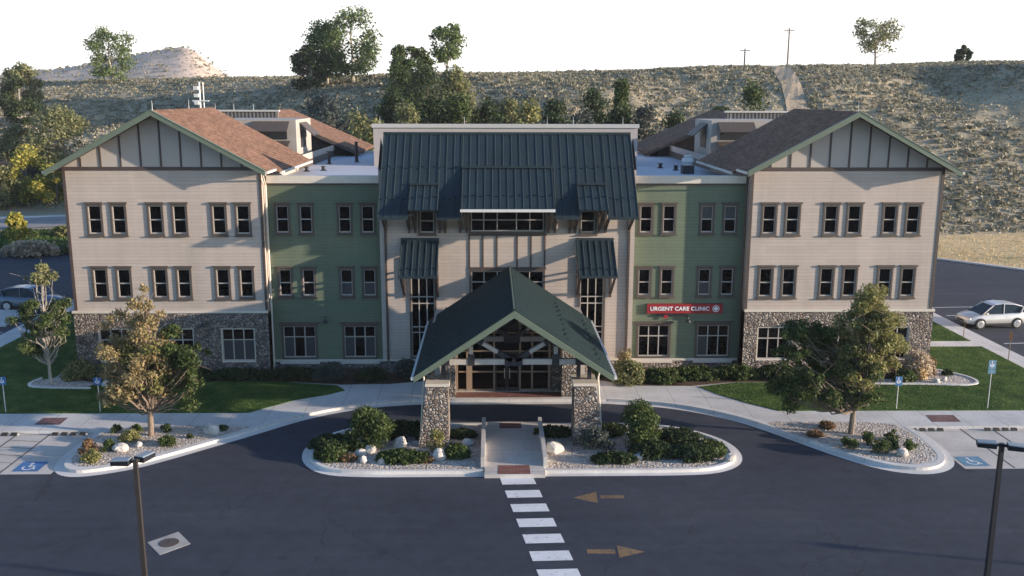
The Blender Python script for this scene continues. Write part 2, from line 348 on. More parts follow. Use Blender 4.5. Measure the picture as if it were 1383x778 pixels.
# ------------------------------------------------------------------ mesh helpers
ORG = {}
def tag(o, label=None, cat=None, group=None, kind=None):
    if label: o['label'] = label
    if cat: o['category'] = cat
    if group: o['group'] = group
    if kind: o['kind'] = kind
    return o
def empty(name, loc, label=None, cat=None, group=None):
    o = bpy.data.objects.new(name, None); COL.objects.link(o); o.location = loc; o.empty_display_size = 0.5
    ORG[o.name] = Vector(loc); return tag(o, label, cat, group)
def link(name, me, parent=None, org=None):
    o = bpy.data.objects.new(name, me); COL.objects.link(o)
    if parent is not None: o.parent = parent; ORG[o.name] = ORG[parent.name]
    else:
        o.location = org if org is not None else (0, 0, 0); ORG[o.name] = Vector(o.location)
    return o
class MB:
    """collects shapes in world coordinates and links them as one mesh object"""
    def __init__(s): s.v = []; s.f = []; s.m = []; s.mi = 0
    def add(s, vs, fs):
        k = len(s.v); s.v.extend([tuple(v) for v in vs]); s.f.extend([tuple(i+k for i in f) for f in fs]); s.m.extend([s.mi]*len(fs)); return s
    def box(s, x0, x1, y0, y1, z0, z1):
        x0, x1 = sorted((x0, x1)); y0, y1 = sorted((y0, y1)); z0, z1 = sorted((z0, z1))
        return s.add([(x0,y0,z0),(x1,y0,z0),(x1,y1,z0),(x0,y1,z0),(x0,y0,z1),(x1,y0,z1),(x1,y1,z1),(x0,y1,z1)],
              [(3,2,1,0),(4,5,6,7),(0,1,5,4),(1,2,6,5),(2,3,7,6),(3,0,4,7)])
    def hexa(s, b, t):
        return s.add(list(b)+list(t), [(3,2,1,0),(4,5,6,7),(0,1,5,4),(1,2,6,5),(2,3,7,6),(3,0,4,7)])
    def bar(s, p0, p1, w, h, upv=(0,0,1)):
        p0 = Vector(p0); p1 = Vector(p1); d = (p1-p0).normalized(); u = Vector(upv)
        r = d.cross(u)
        if r.length < 1e-4: r = d.cross(Vector((0,1,0)))
        r.normalize(); u = r.cross(d).normalized(); a = r*w/2; b = u*h/2
        return s.hexa([p0-a-b, p0+a-b, p0+a+b, p0-a+b], [p1-a-b, p1+a-b, p1+a+b, p1-a+b])
    def tube(s, pts, rs, n=8, cap=True):
        pts = [Vector(p) for p in pts]
        if not hasattr(rs, '__len__'): rs = [rs]*len(pts)
        rings = []; prev = None
        for i, p in enumerate(pts):
            d = (pts[min(i+1, len(pts)-1)]-pts[max(i-1, 0)]).normalized()
            a = d.cross(Vector((0.3, 1, 0.1))) if abs(d.y) < 0.9 else d.cross(Vector((1, 0.2, 0)))
            a.normalize(); b = d.cross(a)
            rings.append([p+(a*math.cos(t)+b*math.sin(t))*rs[i] for t in [2*math.pi*k/n for k in range(n)]])
        vs = [v for r_ in rings for v in r_]; fs = []
        for i in range(len(pts)-1):
            for k in range(n): fs.append((i*n+k, i*n+(k+1)%n, (i+1)*n+(k+1)%n, (i+1)*n+k))
        if cap: fs.append(tuple(range(n-1, -1, -1))); fs.append(tuple((len(pts)-1)*n+k for k in range(n)))
        return s.add(vs, fs)
    def prism(s, poly, z0, z1, zf=None):
        """vertical prism over a plan polygon"""
        n = len(poly); tri = tessellate_polygon([[Vector((x, y, 0)) for x, y in poly]])
        s.add([(x, y, z1) for x, y in poly], [tuple(t) for t in tri])
        if z0 is not None:
            for i in range(n):
                a = poly[i]; b = poly[(i+1) % n]
                s.add([(a[0],a[1],z0),(b[0],b[1],z0),(b[0],b[1],z1),(a[0],a[1],z1)], [(0,1,2,3)])
        return s
    def prism_y(s, poly, y0, y1):
        """prism over an (x,z) outline, from y0 to y1"""
        n = len(poly); tri = tessellate_polygon([[Vector((x, z, 0)) for x, z in poly]])
        s.add([(x, y0, z) for x, z in poly], [tuple(t) for t in tri]); s.add([(x, y1, z) for x, z in poly], [tuple(t) for t in tri])
        for i in range(n):
            a = poly[i]; b = poly[(i+1) % n]
            s.add([(a[0],y0,a[1]),(b[0],y0,b[1]),(b[0],y1,b[1]),(a[0],y1,a[1])], [(0,1,2,3)])
        return s
    def slab(s, a, b, c, d, t):
        """thick sheet: four top corners in order, thickness t along its normal (down)"""
        a, b, c, d = map(Vector, (a, b, c, d)); n = (b-a).cross(d-a).normalized()
        if n.z < 0: n = -n
        return s.hexa([a-n*t, b-n*t, c-n*t, d-n*t], [a, b, c, d])
    def build(s, name, mats, parent=None, org=None, smooth=False, fixn=True):
        me = bpy.data.meshes.new(name); o_ = ORG[parent.name] if parent is not None else Vector(org if org is not None else (0,0,0))
        me.from_pydata([(v[0]-o_.x, v[1]-o_.y, v[2]-o_.z) for v in s.v], [], s.f)
        if not isinstance(mats, (list, tuple)): mats = [mats]
        for m in mats: me.materials.append(M[m] if isinstance(m, str) else m)
        if len(mats) > 1: me.polygons.foreach_set('material_index', s.m)
        if fixn:
            bm = bmesh.new(); bm.from_mesh(me); bmesh.ops.recalc_face_normals(bm, faces=bm.faces); bm.to_mesh(me); bm.free()
        if smooth: me.polygons.foreach_set('use_smooth', [True]*len(me.polygons))
        me.update(); return link(name, me, parent, org)
def quadmesh(name, V, mat, parent=None, org=None, tris=False):
    """V: (n,4,3) or (n,3,3) world coordinates -> one mesh of loose leaf faces"""
    k = V.shape[1]; n = V.shape[0]; o_ = ORG[parent.name] if parent is not None else Vector(org if org is not None else (0,0,0))
    co = (V.reshape(-1, 3)-np.array(o_)).astype(np.float32)
    me = bpy.data.meshes.new(name); me.vertices.add(n*k); me.vertices.foreach_set('co', co.ravel())
    me.loops.add(n*k); me.loops.foreach_set('vertex_index', np.arange(n*k, dtype=np.int32))
    me.polygons.add(n); me.polygons.foreach_set('loop_start', np.arange(0, n*k, k, dtype=np.int32)); me.polygons.foreach_set('loop_total', np.full(n, k, dtype=np.int32))
    me.update(); me.validate(); me.materials.append(M[mat]); return link(name, me, parent, org)
def offset(poly, d, closed=True):
    """offset to the left of travel by d"""
    n = len(poly); out = []
    for i in range(n):
        p = Vector(poly[i])
        a = Vector(poly[i-1]) if (closed or i > 0) else None; b = Vector(poly[(i+1) % n]) if (closed or i < n-1) else None
        ns = []
        for u, v in ((a, p), (p, b)):
            if u is None or v is None: continue
            e = (v-u).normalized(); ns.append(Vector((-e.y, e.x)))
        if len(ns) == 2:
            m = (ns[0]+ns[1]).normalized(); k = d/max(0.5, m.dot(ns[0]))
        else: m = ns[0]; k = d
        q = p+m*k; out.append((q.x, q.y))
    return out
def smooth_poly(poly, closed=True, it=2):
    for _ in range(it):
        o = []; n = len(poly)
        rng_ = range(n) if closed else range(n-1)
        if not closed: o.append(poly[0])
        for i in rng_:
            a = poly[i]; b = poly[(i+1) % n]
            o.append((a[0]*.75+b[0]*.25, a[1]*.75+b[1]*.25)); o.append((a[0]*.25+b[0]*.75, a[1]*.25+b[1]*.75))
        if not closed: o.append(poly[-1])
        poly = o
    return poly
def inpoly(X, Y, poly):
    c = np.zeros(X.shape, bool); n = len(poly)
    for i in range(n):
        x0, y0 = poly[i]; x1, y1 = poly[(i+1) % n]
        if y0 == y1: continue
        c ^= ((y0 > Y) != (y1 > Y)) & (X < (x1-x0)*(Y-y0)/(y1-y0)+x0)
    return c
def struct(name, mb, mat, fixn=True, smooth=False):
    return tag(mb.build(name, mat, fixn=fixn, smooth=smooth), kind='structure')

# ------------------------------------------------------------------ foliage helpers
def leaves(rng, centres, radii, n, size, squash=0.85, long=1.5):
    """loose leaf faces spread through clumps"""
    C = np.asarray(centres, float); Rr = np.asarray(radii, float)
    w = Rr**2; idx = rng.choice(len(C), n, p=w/w.sum())
    d = rng.normal(size=(n, 3)); d /= np.linalg.norm(d, axis=1)[:, None]
    r = rng.random(n)**0.5
    P = C[idx]+d*(r*Rr[idx])[:, None]*np.array([1, 1, squash])
    nn = rng.normal(size=(n, 3))+d*0.8+np.array([0, 0, 0.5]); nn /= np.linalg.norm(nn, axis=1)[:, None]
    t = np.cross(nn, rng.normal(size=(n, 3))); t /= np.linalg.norm(t, axis=1)[:, None]; b = np.cross(nn, t)
    s = size*(0.6+0.8*rng.random(n))[:, None]
    return np.stack([P-t*s*long/2, P+b*s/2, P+t*s*long/2, P-b*s/2], 1)
def limb(mb, a, b, r0, r1, rng, n=6, k=4):
    a = Vector(a); b = Vector(b); pts = []; L_ = (b-a).length
    for i in range(k+1):
        t = i/k; p = a.lerp(b, t)+Vector((0, 0, -0.10*L_*math.sin(math.pi*t)*0.6))
        if 0 < i < k: p += Vector(rng.normal(size=3)*0.04*L_)
        pts.append(p)
    mb.tube(pts, [r0+(r1-r0)*i/k for i in range(k+1)], n, cap=False)
def tree(name, label, cat, x, y, z, h, w, mat, rng, nleaf=2500, leaf=0.35, trunk=0.18, base=0.25, shape='round', nbl=26, group=None, blob=0.16, bark='bark', ratio=1.0):
    """trunk with limbs and a crown of leaf clumps; w = crown width, base = bare trunk fraction"""
    root = empty(name, (x, y, z), label, cat, group)
    tb = MB(); top = Vector((x+rng.normal()*w*0.04, y, z+h*0.86))
    tb.tube([(x, y, z-0.3), (x, y, z), (x+rng.normal()*w*.03, y, z+h*0.4), top], [trunk*1.25, trunk, trunk*0.6, trunk*0.15], 8)
    cs = []; rs = []
    hz = h*(1-base)
    for i in range(nbl):
        t = rng.random()                       # 0 bottom .. 1 top of crown
        if shape == 'round': prof = math.sin(math.pi*min(0.97, 0.12+0.86*t))**0.7
        elif shape == 'cone': prof = (1.05-t)**0.9
        elif shape == 'vase': prof = 0.35+0.65*math.sin(math.pi*min(0.9, 0.15+0.6*t))
        else: prof = 0.8
        a = rng.random()*2*math.pi; rr = w/2*prof*(0.35+0.6*rng.random()**0.6)
        c = (x+rr*math.cos(a), y+rr*math.sin(a)*ratio, z+h*base+hz*(0.05+0.88*t)); br = h*blob*(0.55+0.75*rng.random())*(0.6 if shape == 'cone' and t > .7 else 1)
        cs.append(c); rs.append(min(br, w*0.32))
    cs.append((top.x, top.y, top.z)); rs.append(h*blob*0.6)
    for c, r_ in zip(cs, rs):
        if rng.random() < 0.6:
            f = max(0.15, min(0.8, (c[2]-z)/h-0.18)); limb(tb, (x, y, z+h*f), c, trunk*0.35*(1.1-f), trunk*0.06, rng, 5, 3)
    tb.build('trunk', bark, root)
    quadmesh('crown', leaves(rng, cs, rs, nleaf, leaf), mat, root)
    return root
def bush(name, label, cat, x, y, z, w, h, mat, rng, nleaf=700, leaf=0.07, group=None, nbl=12, stems=True, d=None):
    d = d or w; root = empty(name, (x, y, z), label, cat, group)
    cs = []; rs = []
    if h < .6*w:
        nbl = int(min(150, max(nbl, 1.5*w*d/(min(w, h)*.28)**2))); nleaf = int(nleaf*1.6)
    for i in range(nbl):
        a = rng.random()*2*math.pi; q = rng.random()**0.5; hh = rng.random()
        k = math.sqrt(max(0.05, 1-hh*hh*0.8))
        br = min(w, h)*0.28*(0.7+0.6*rng.random())
        cs.append((x+math.cos(a)*q*k*(w/2-br*.6), y+math.sin(a)*q*k*(d/2-br*.6), z+br*0.5+(h-br*1.3)*hh)); rs.append(br)
    sb = MB()
    for c in cs[:6]: sb.tube([(x, y, z-0.05), c], [0.02+0.01*h, 0.008], 5)
    sb.build('stems', 'bark', root)
    quadmesh('foliage', leaves(rng, cs, rs, nleaf, leaf), mat, root)
    return root
def boulder(label, x, y, z, w, h, rng, d=None, group=None):
    d = d or w*0.8; bm = bmesh.new(); bmesh.ops.create_icosphere(bm, subdivisions=3, radius=0.5)
    sd = rng.random(3)*50; a = rng.random()*3
    for v in bm.verts:
        k = 1+0.28*noise.noise(Vector(v.co)*2.2+Vector(sd))+0.10*noise.noise(Vector(v.co)*6+Vector(sd))
        p = v.co*k; p.z = max(p.z, -0.3)
        v.co = Vector((p.x*w, p.y*d, (p.z+0.28)*h*1.3))
    bmesh.ops.rotate(bm, verts=bm.verts, cent=(0,0,0), matrix=Matrix.Rotation(a*0.3, 3, 'Z'))
    me = bpy.data.meshes.new('boulder'); bm.to_mesh(me); bm.free(); me.materials.append(M['rock'])
    o = link('boulder', me, None, (x, y, z)); return tag(o, label, 'rock', group)

# ================================================================== SETTING
CAMX = -0.874
def interp(t, xs, ys): return float(np.interp(t, xs, ys))
A_ = [-1.4, -.60, -.45, -.30, -.10, .10, .30, .45, .60, 1.4]
YB = [150, 150, 135, 118, 104, 104, 107, 111, 113, 125]
YR = [250, 240, 225, 210, 195, 195, 200, 205, 205, 220]
ZR = [18.5, 18.6, 19.2, 19.9, 20.2, 21.2, 22.5, 23.2, 23.9, 25.0]
def zter(X, Y):
    if Y < 92: return -0.03
    a = (X-CAMX)/Y; yb = interp(a, A_, YB); yr = interp(a, A_, YR); zr = interp(a, A_, ZR)
    t = (Y-yb)/(yr-yb)
    if t <= 0: return -0.03
    if t >= 1:
        return zr-0.018*(Y-yr)+0.5*noise.noise(Vector((X*0.03, Y*0.03, 3)))*min(1, (t-1)*4)
    s = math.sin(t*math.pi/2)**1.05
    env = math.sin(min(1, t*1.02)*math.pi)
    z = zr*s
    # spurs and gullies running up the slope (their flanks face right or left)
    n = noise.noise(Vector((X*0.022+Y*0.010, Y*0.006, 7.3)))*5.0+noise.noise(Vector((X*0.06, Y*0.05, 1.3)))*1.6
    n += noise.noise(Vector((X*0.22, Y*0.22, 5.3)))*0.35
    spur = 7.5*math.exp(-((X-104)/27.0)**2)        # spur that throws the long shade on the right slope
    z += (n+spur)*env*min(1, t*3)
    z += 0.25*noise.noise(Vector((X*0.5, Y*0.5, 2)))*min(1, t*4)
    cap = 16.5+(zr-16.5)/yr*Y*0.985+0.7*noise.noise(Vector((X*0.035, Y*0.01, 11)))+0.3*noise.noise(Vector((X*0.13, Y*0.02, 6)))
    if z > cap: z = cap-(z-cap)*0.12
    return max(z, -0.03)
def zter_a(P): return np.array([zter(px, py) for px, py in P])

def make_terrain():
    ys = [92]+list(np.linspace(94, 215, 170))+list(np.linspace(218, 270, 22))+list(np.linspace(285, 900, 24))
    an = list(np.linspace(-1.4, -.62, 18))+list(np.linspace(-.6, .62, 330))+list(np.linspace(.64, 1.4, 18))
    nx = len(an); vs = []
    for Y in ys:
        for a in an:
            X = CAMX+a*Y; vs.append((X, Y, zter(X, Y)))
    fs = [(j*nx+i, j*nx+i+1, (j+1)*nx+i+1, (j+1)*nx+i) for j in range(len(ys)-1) for i in range(nx-1)]
    mb = MB(); mb.add(vs, fs); struct('hillside', mb, 'hill', smooth=True)
make_terrain()
g = MB(); g.add([(-900, -200, -0.05), (900, -200, -0.05), (900, 93, -0.05), (-900, 93, -0.05)], [(0, 1, 2, 3)]); struct('ground', g, 'soil')
# distant bare hill on the left
FH = []
def far_hill():
    vs = []; nx, ny = 90, 40
    prof_x = [-420, -311, -262, -240, -220, -204, -197, -190, -183.5, -170, -164, -150]
    prof_z = [24, 30, 36, 40, 44.5, 46.5, 47.3, 44.5, 39, 29, 22, 14]
    for j in range(ny):
        v = j/(ny-1); Y = 520+200*v
        for i in range(nx):
            X = -420+290*i/(nx-1); s = math.sin(math.pi*min(1, v*1.0))
            z = (np.interp(X*600/600, prof_x, prof_z)-10)*s**0.7+8
            z += 0.8*noise.noise(Vector((X*0.03, Y*0.03, 0)))*s+0.6*noise.noise(Vector((X*0.11, Y*0.08, 4)))*s
            vs.append((X*Y/620, Y, z))
            if 3 < j < 26 and z > 22: FH.append((X*Y/620, Y, z))
    mb = MB(); mb.add(vs, [(j*nx+i, j*nx+i+1, (j+1)*nx+i+1, (j+1)*nx+i) for j in range(ny-1) for i in range(nx-1)])
    struct('distant_hill', mb, 'farhill', smooth=True)
far_hill()
# dirt track up the slope
tr = MB(); pts = [(40.5, 118), (44.2, 138), (47, 152), (49.7, 166), (52.5, 180), (55, 192), (58, 204)]
pts = smooth_poly(pts, False, 2); vs = []
for i, (x, y) in enumerate(pts):
    for k in range(5):
        xx = x-1.6+0.8*k; vs.append((xx, y, zter(xx, y)+0.22))
tr.add(vs, [(i*5+k, i*5+k+1, (i+1)*5+k+1, (i+1)*5+k) for i in range(len(pts)-1) for k in range(4)]); struct('dirt_track', tr, 'track')

# --- paving
asp = MB(); asp.prism([(-75, -60), (75, -60), (75, 68), (60, 77), (53.5, 84), (50.5, 87.8), (47.5, 91.2), (44.0, 95.2), (40, 99), (30, 100.5), (-30, 100.5), (-48, 103), (-75, 93)], None, 0.0)
struct('asphalt_lot', asp, 'asphalt')
# kerb along the far edge of the right lot
edge = [(64, 74.3), (60, 77), (53.5, 84), (50.5, 87.8), (47.5, 91.2), (44.0, 95.2), (40, 99), (30, 100.5)]
eo = offset(edge, -0.35, False)
k = MB()
for i in range(len(edge)-1):
    a, b, c, d = edge[i], edge[i+1], eo[i+1], eo[i]
    k.hexa([(a[0],a[1],-.02),(b[0],b[1],-.02),(c[0],c[1],-.02),(d[0],d[1],-.02)], [(a[0],a[1],.15),(b[0],b[1],.15),(c[0],c[1],.15),(d[0],d[1],.15)])
struct('lot_kerb', k, 'curb')
gg = MB(); gg.prism([(75, 62), (64.2, 74.8), (60.2, 77.4), (53.7, 84.4), (50.7, 88.2), (47.7, 91.6), (44.2, 95.6), (40, 99.5), (30, 101), (30, 104.5), (40, 107), (52, 110.5), (66, 113), (90, 115), (110, 100), (110, 62)], None, 0.04)
struct('golden_grass_field', gg, 'golden')
# distant road on the left and the green verge
rd = MB(); rd.prism([(-120, 106), (-64, 116.5), (-40, 122.5), (-20, 126), (-20, 135), (-42, 134), (-66, 127), (-120, 116)], None, 0.05); struct('back_road', rd, 'road')
kb = MB(); kb.prism([(-120, 116), (-66, 127), (-42, 134), (-20, 135), (-20, 136), (-42, 135), (-66, 128), (-120, 117)], -.02, 0.16); struct('back_road_kerb', kb, 'curb')
vg = MB(); vg.prism([(-90, 90), (-60, 97.5), (-48, 103.2), (-32, 101), (-32, 117), (-44, 119.5), (-64, 114), (-110, 104)], None, 0.06); struct('green_verge', vg, 'lawn')

# main raised slab: pavement round the building, both tree islands
arcL = [(-20.55, 44.6), (-20.9, 42.2), (-20.75, 40.3), (-20.1, 39.25), (-18.97, 39.0), (-17.04, 39.85), (-15.76, 41.0), (-13.9, 42.9), (-12.45, 44.4), (-11.0, 46.0), (-9.6, 47.15), (-7.5, 48.25), (-5.1, 48.72)]
arcR = [(5.3, 48.72), (7.4, 48.35), (9.3, 47.65), (11.2, 46.3), (12.5, 44.9), (14.1, 42.5), (15.4, 40.6), (16.8, 39.2), (18.3, 38.75), (19.5, 39.1), (20.4, 40.1), (20.75, 42.0), (20.6, 44.6)]
arcL = smooth_poly(arcL, False, 2); arcR = smooth_poly(arcR, False, 2)
pan = arcL+arcR
gp = MB(); gp.prism([(-20.55, 46)]+pan+[(20.6, 46), (20.6, 50), (-20.55, 50)], None, 0.006); struct('gutter_pan', gp, 'curb')
inner = offset(pan, 0.42, False)
slab_poly = [(-36, 44.62)]+inner+[(33.1, 44.62), (33.1, 82), (-34.9, 82), (-34.9, 62), (-36, 60)]
sb = MB(); sb.prism(slab_poly, -0.02, 0.15); struct('pavement', sb, 'concrete')
# lighter kerb line on top of the slab edge
ke = MB(); ki = offset(pan, 0.72, False)
for i in range(len(inner)-1):
    a, b, c, d = inner[i], inner[i+1], ki[i+1], ki[i]
    ke.add([(a[0],a[1],.156),(b[0],b[1],.156),(c[0],c[1],.156),(d[0],d[1],.156)], [(0,1,2,3)])
struct('kerb_top', ke, 'curb')
ap = MB()
for x0, x1 in ((-42, -36), ): ap.box(x0, x1, 66.5, 71.5, -.02, .13)
struct('side_pavement', ap, 'concrete')
# parking bays
for s in (-1, 1):
    pb = MB(); pb.prism([(s*20.45, 39.42), (s*34, 39.42), (s*34, 44.62), (s*20.45, 44.62)], None, 0.005); struct('parking_bay_slab', pb, 'pad')
    jl = MB()
    for (xa, xb) in ((22.75, 22.75), (24.35, 24.35), (27.6, 27.6), (30.9, 30.9)):
        jl.prism([(s*(xa-.04), 39.5), (s*(xa+.04), 39.5), (s*(xb+.04), 44.6), (s*(xb-.04), 44.6)], None, 0.010)
    struct('bay_line', jl, 'line_paint')
hl = MB()
for kx in range(6):
    y0 = 39.8+kx*0.9; hl.prism([(-24.3, y0+.2), (-22.8, y0), (-22.8, y0+.05), (-24.3, y0+.25)], None, 0.010)
struct('access_aisle_hatching', hl, 'line_paint')
# wheelchair squares
def access_symbol(cx, cy, w, mat, name):
    b = MB(); b.prism([(cx-w/2, cy-w/2), (cx+w/2, cy-w/2), (cx+w/2, cy+w/2), (cx-w/2, cy+w/2)], None, 0.012); struct(name, b, mat)
    s = MB(); q = w*0.5
    def P(u, v): return (cx+u*q, cy+v*q)
    ring = [];
    for i in range(15):
        t = R(150+ (i/14)*235); ring.append((math.cos(t), math.sin(t)))
    for i in range(14):
        a, c = ring[i], ring[i+1]
        s.prism([P(a[0]*.36-.05, a[1]*.36-.22), P(c[0]*.36-.05, c[1]*.36-.22), P(c[0]*.50-.05, c[1]*.50-.22), P(a[0]*.50-.05, a[1]*.50-.22)], None, 0.016)
    s.prism([P(-.16, .42), P(-.02, .42), P(.02, -.12), P(-.14, -.12)], None, 0.0162)       # torso
    s.prism([P(-.1, -.02), P(-.1, -.14), P(.36, -.14), P(.36, -.02)], None, 0.0164)        # thigh
    s.prism([P(.26, -.1), P(.38, -.1), P(.60, -.60), P(.46, -.62)], None, 0.0166)          # shin
    s.prism([P(-.06, .24), P(-.06, .14), P(.26, .14), P(.26, .24)], None, 0.0168)          # arm
    s.prism([P(-.1+.15*math.cos(t), .62+.15*math.sin(t)) for t in [2*math.pi*i/12 for i in range(12)]], None, 0.017)
    struct(name.replace('square', 'symbol'), s, 'white_paint')
access_symbol(-21.75, 40.3, 1.15, 'blue_paint', 'painted_blue_square')
access_symbol(20.95+.25, 40.3, 1.15, 'fadedblue', 'painted_blue_square')
# detectable tiles in the pavement
mt = MB()
mt.prism([(-24.0, 45.4), (-22.7, 45.4), (-22.75, 46.45), (-24.0, 46.45)], None, 0.156)
mt.prism([(21.6, 45.2), (23.1, 45.2), (23.2, 46.25), (21.75, 46.25)], None, 0.156); struct('tactile_tile', mt, 'maroon')

# centre islands
def island(pts, gpts):
    o = smooth_poly(pts, True, 2)
    area = sum(o[i][0]*o[(i+1) % len(o)][1]-o[(i+1) % len(o)][0]*o[i][1] for i in range(len(o)))
    sgn = 1 if area > 0 else -1
    a = MB(); a.prism(o, None, 0.007); struct('island_gutter', a, 'curb')
    r1 = offset(o, sgn*0.33); r2 = offset(o, sgn*0.52)
    kk = MB(); n = len(o)
    for i in range(n):
        j = (i+1) % n
        p, q, u, v = r1[i], r1[j], r2[j], r2[i]
        kk.add([(p[0],p[1],0),(q[0],q[1],0),(q[0],q[1],.15),(p[0],p[1],.15)], [(0,1,2,3)])
        kk.add([(p[0],p[1],.15),(q[0],q[1],.15),(u[0],u[1],.15),(v[0],v[1],.15)], [(0,1,2,3)])
        kk.add([(v[0],v[1],.15),(u[0],u[1],.15),(u[0],u[1],.05),(v[0],v[1],.05)], [(0,1,2,3)])
    struct('island_kerb', kk, 'curb')
    gm = MB(); gm.prism(r2, None, 0.10); struct('island_gravel', gm, 'gravel')
    return r2
islL = island([(-9.9, 41.9), (-9.5, 40.3), (-8.4, 39.1), (-6.5, 38.85), (-4.3, 38.85), (-1.0, 38.85), (-0.75, 38.85), (-0.75, 40.5), (-0.8, 43.5), (-0.85, 45.7), (-1.1, 45.75), (-4.0, 45.75), (-6.2, 45.75), (-7.6, 45.4), (-8.8, 44.6), (-9.6, 43.4)], None)
islR = island([(10.85, 41.3), (10.4, 39.9), (9.1, 39.0), (7.2, 38.85), (4.5, 38.85), (1.1, 38.85), (0.9, 38.85), (0.92, 40.5), (0.95, 43.5), (0.98, 45.6), (1.3, 45.65), (4.0, 45.65), (6.6, 45.6), (8.2, 45.2), (9.7, 44.2), (10.6, 42.9)], None)
wk = MB(); wk.prism([(-1.25, 38.7), (1.42, 38.7), (1.42, 45.5), (-1.25, 45.5)], -0.02, 0.165); struct('centre_walkway', wk, 'pad')
tl = MB(); tl.prism([(-.66, 38.75), (.78, 38.75), (.76, 39.75), (-.64, 39.75)], None, 0.171); tl.prism([(-.55, 44.5), (.56, 44.5), (.56, 45.3), (-.55, 45.3)], None, 0.171); struct('red_warning_tile', tl, 'redtile')
for s, x in ((-1, -1.33), (1, 1.48)):
    lw = MB(); lw.box(x-.09, x+.09, 39.6, 44.9, 0.05, 0.62)
    tag(lw.build('low_wall', 'wallc', org=(x, 42.2, 0.1)), ('low concrete wall on the left side of the central walkway' if s < 0 else 'low concrete wall on the right side of the central walkway'), 'wall', 'low walls flanking the central walkway')
# under the canopy
cs = MB(); cs.prism([(-2.95, 49.45), (2.9, 49.45), (2.9, 50.4), (-2.95, 50.4)], None, 0.158); struct('red_brick_paving', cs, 'redtile')
# side walkway, lawns and beds
lawnL = [(-33.2, 47.15), (-13.65, 47.08), (-12.9, 47.9), (-11.6, 49.2), (-10.1, 50.0), (-9.2, 50.8), (-9.8, 51.7), (-13.5, 52.5), (-26.6, 52.4), (-26.6, 78), (-33.2, 78)]
lawnR1 = [(31.65, 46.9), (14.25, 47.0), (12.9, 48.3), (11.7, 49.8), (10.9, 51.2), (13.2, 51.95), (20.4, 52.0), (26.4, 51.1), (27.4, 51.6), (27.3, 52.9), (26.0, 54.6), (26.0, 59.7), (31.65, 59.7)]
lawnR2 = [(31.65, 61.2), (31.65, 80), (26.0, 80), (26.0, 61.2)]
for lw in (lawnL, lawnR1, lawnR2):
    m_ = MB(); m_.prism(lw, 0.1, 0.185); struct('lawn', m_, 'lawn')
bedL = [(-13.6, 52.6), (-9.6, 51.9), (-6.8, 52.0), (-4.6, 52.6), (-4.6, 54.2), (-7.3, 54.2), (-7.3, 55), (-14.0, 55), (-14.0, 54.2), (-26.4, 54.2), (-26.4, 52.5)]
bedR = [(5.1, 52.7), (7.5, 51.5), (10.6, 51.4), (13.2, 52.1), (20.4, 52.1), (26.3, 51.25), (27.25, 51.65), (27.15, 52.85), (25.85, 54.5), (25.6, 56), (25.6, 54.2), (14.0, 54.2), (14, 55), (7.3, 55), (7.3, 54.2), (5.1, 54.2)]
for b_ in (bedL, bedR):
    m_ = MB(); m_.prism(b_, 0.1, 0.195); struct('planting_bed', m_, 'mulch')
m_ = MB(); m_.prism([(20.6, 51.45), (26.3, 51.15), (27.3, 51.6), (27.2, 52.9), (26.0, 54.3), (25.5, 53.2), (21, 52.2)], None, 0.205); m_.prism([(-27.4, 51.9), (-26.8, 51.4), (-24.0, 51.3), (-23.6, 52.2), (-26, 53.4), (-27.2, 52.9)], None, 0.205); struct('bed_gravel', m_, 'gravel')
eb = MB()
def strip(mb, pts, w, z0, z1):
    o = offset(pts, w, False)
    for i in range(len(pts)-1):
        a, b, c, d = pts[i], pts[i+1], o[i+1], o[i]
        mb.hexa([(a[0],a[1],z0),(b[0],b[1],z0),(c[0],c[1],z0),(d[0],d[1],z0)], [(a[0],a[1],z1),(b[0],b[1],z1),(c[0],c[1],z1),(d[0],d[1],z1)])
strip(eb, smooth_poly([(20.4, 51.45), (24, 51.35), (26.4, 51.05), (27.45, 51.55), (27.4, 52.9), (26.0, 54.4)], False, 2), .16, .12, .26)
strip(eb, smooth_poly([(-27.3, 53.2), (-27.6, 52.0), (-26.9, 51.3), (-23.6, 51.15)], False, 2), .16, .12, .26)
struct('bed_edging', eb, 'curb')
# gravel on the two tree islands
gL = smooth_poly([(-20.0, 44.9), (-20.3, 42.2), (-20.1, 40.5), (-19.1, 39.75), (-17.4, 40.6), (-15.9, 41.95), (-14.3, 43.55), (-13.2, 44.6), (-13.0, 45.1), (-16, 45.2)], True, 1)
gR = smooth_poly([(12.9, 45.4), (13.6, 44.2), (14.7, 42.6), (15.9, 41.0), (17.2, 39.9), (18.5, 39.6), (19.6, 40.3), (19.95, 42.0), (19.7, 44.0), (19.4, 45.1), (16, 45.3)], True, 1)
for q in (gL, gR):
    m_ = MB(); m_.prism(q, None, 0.161); struct('island_gravel', m_, 'gravel')
# stones scattered over the gravel, as real pebbles
def pebbles(polys, n, z, seed, smin=.04, smax=.11):
    rng = np.random.default_rng(seed); V = []; per = n//len(polys)
    for q in polys:
        xs = [p[0] for p in q]; ys = [p[1] for p in q]
        X = rng.uniform(min(xs), max(xs), per*2); Y = rng.uniform(min(ys), max(ys), per*2); k = inpoly(X, Y, q); V.append(np.stack([X[k], Y[k]], 1)[:per])
    P = np.concatenate(V); mb = MB()
    octv = np.array([(1,0,0),(0,1,0),(-1,0,0),(0,-1,0),(0,0,1)], float); fs = [(0,1,4),(1,2,4),(2,3,4),(3,0,4)]
    for x, y in P:
        s = rng.uniform(smin, smax); a = rng.random()*6.28; ca, sa = math.cos(a), math.sin(a)
        mb.add([(x+s*(v[0]*ca-v[1]*sa*.7), y+s*(v[0]*sa+v[1]*ca*.7), z-.01+s*v[2]*.7) for v in octv], fs)
    return mb
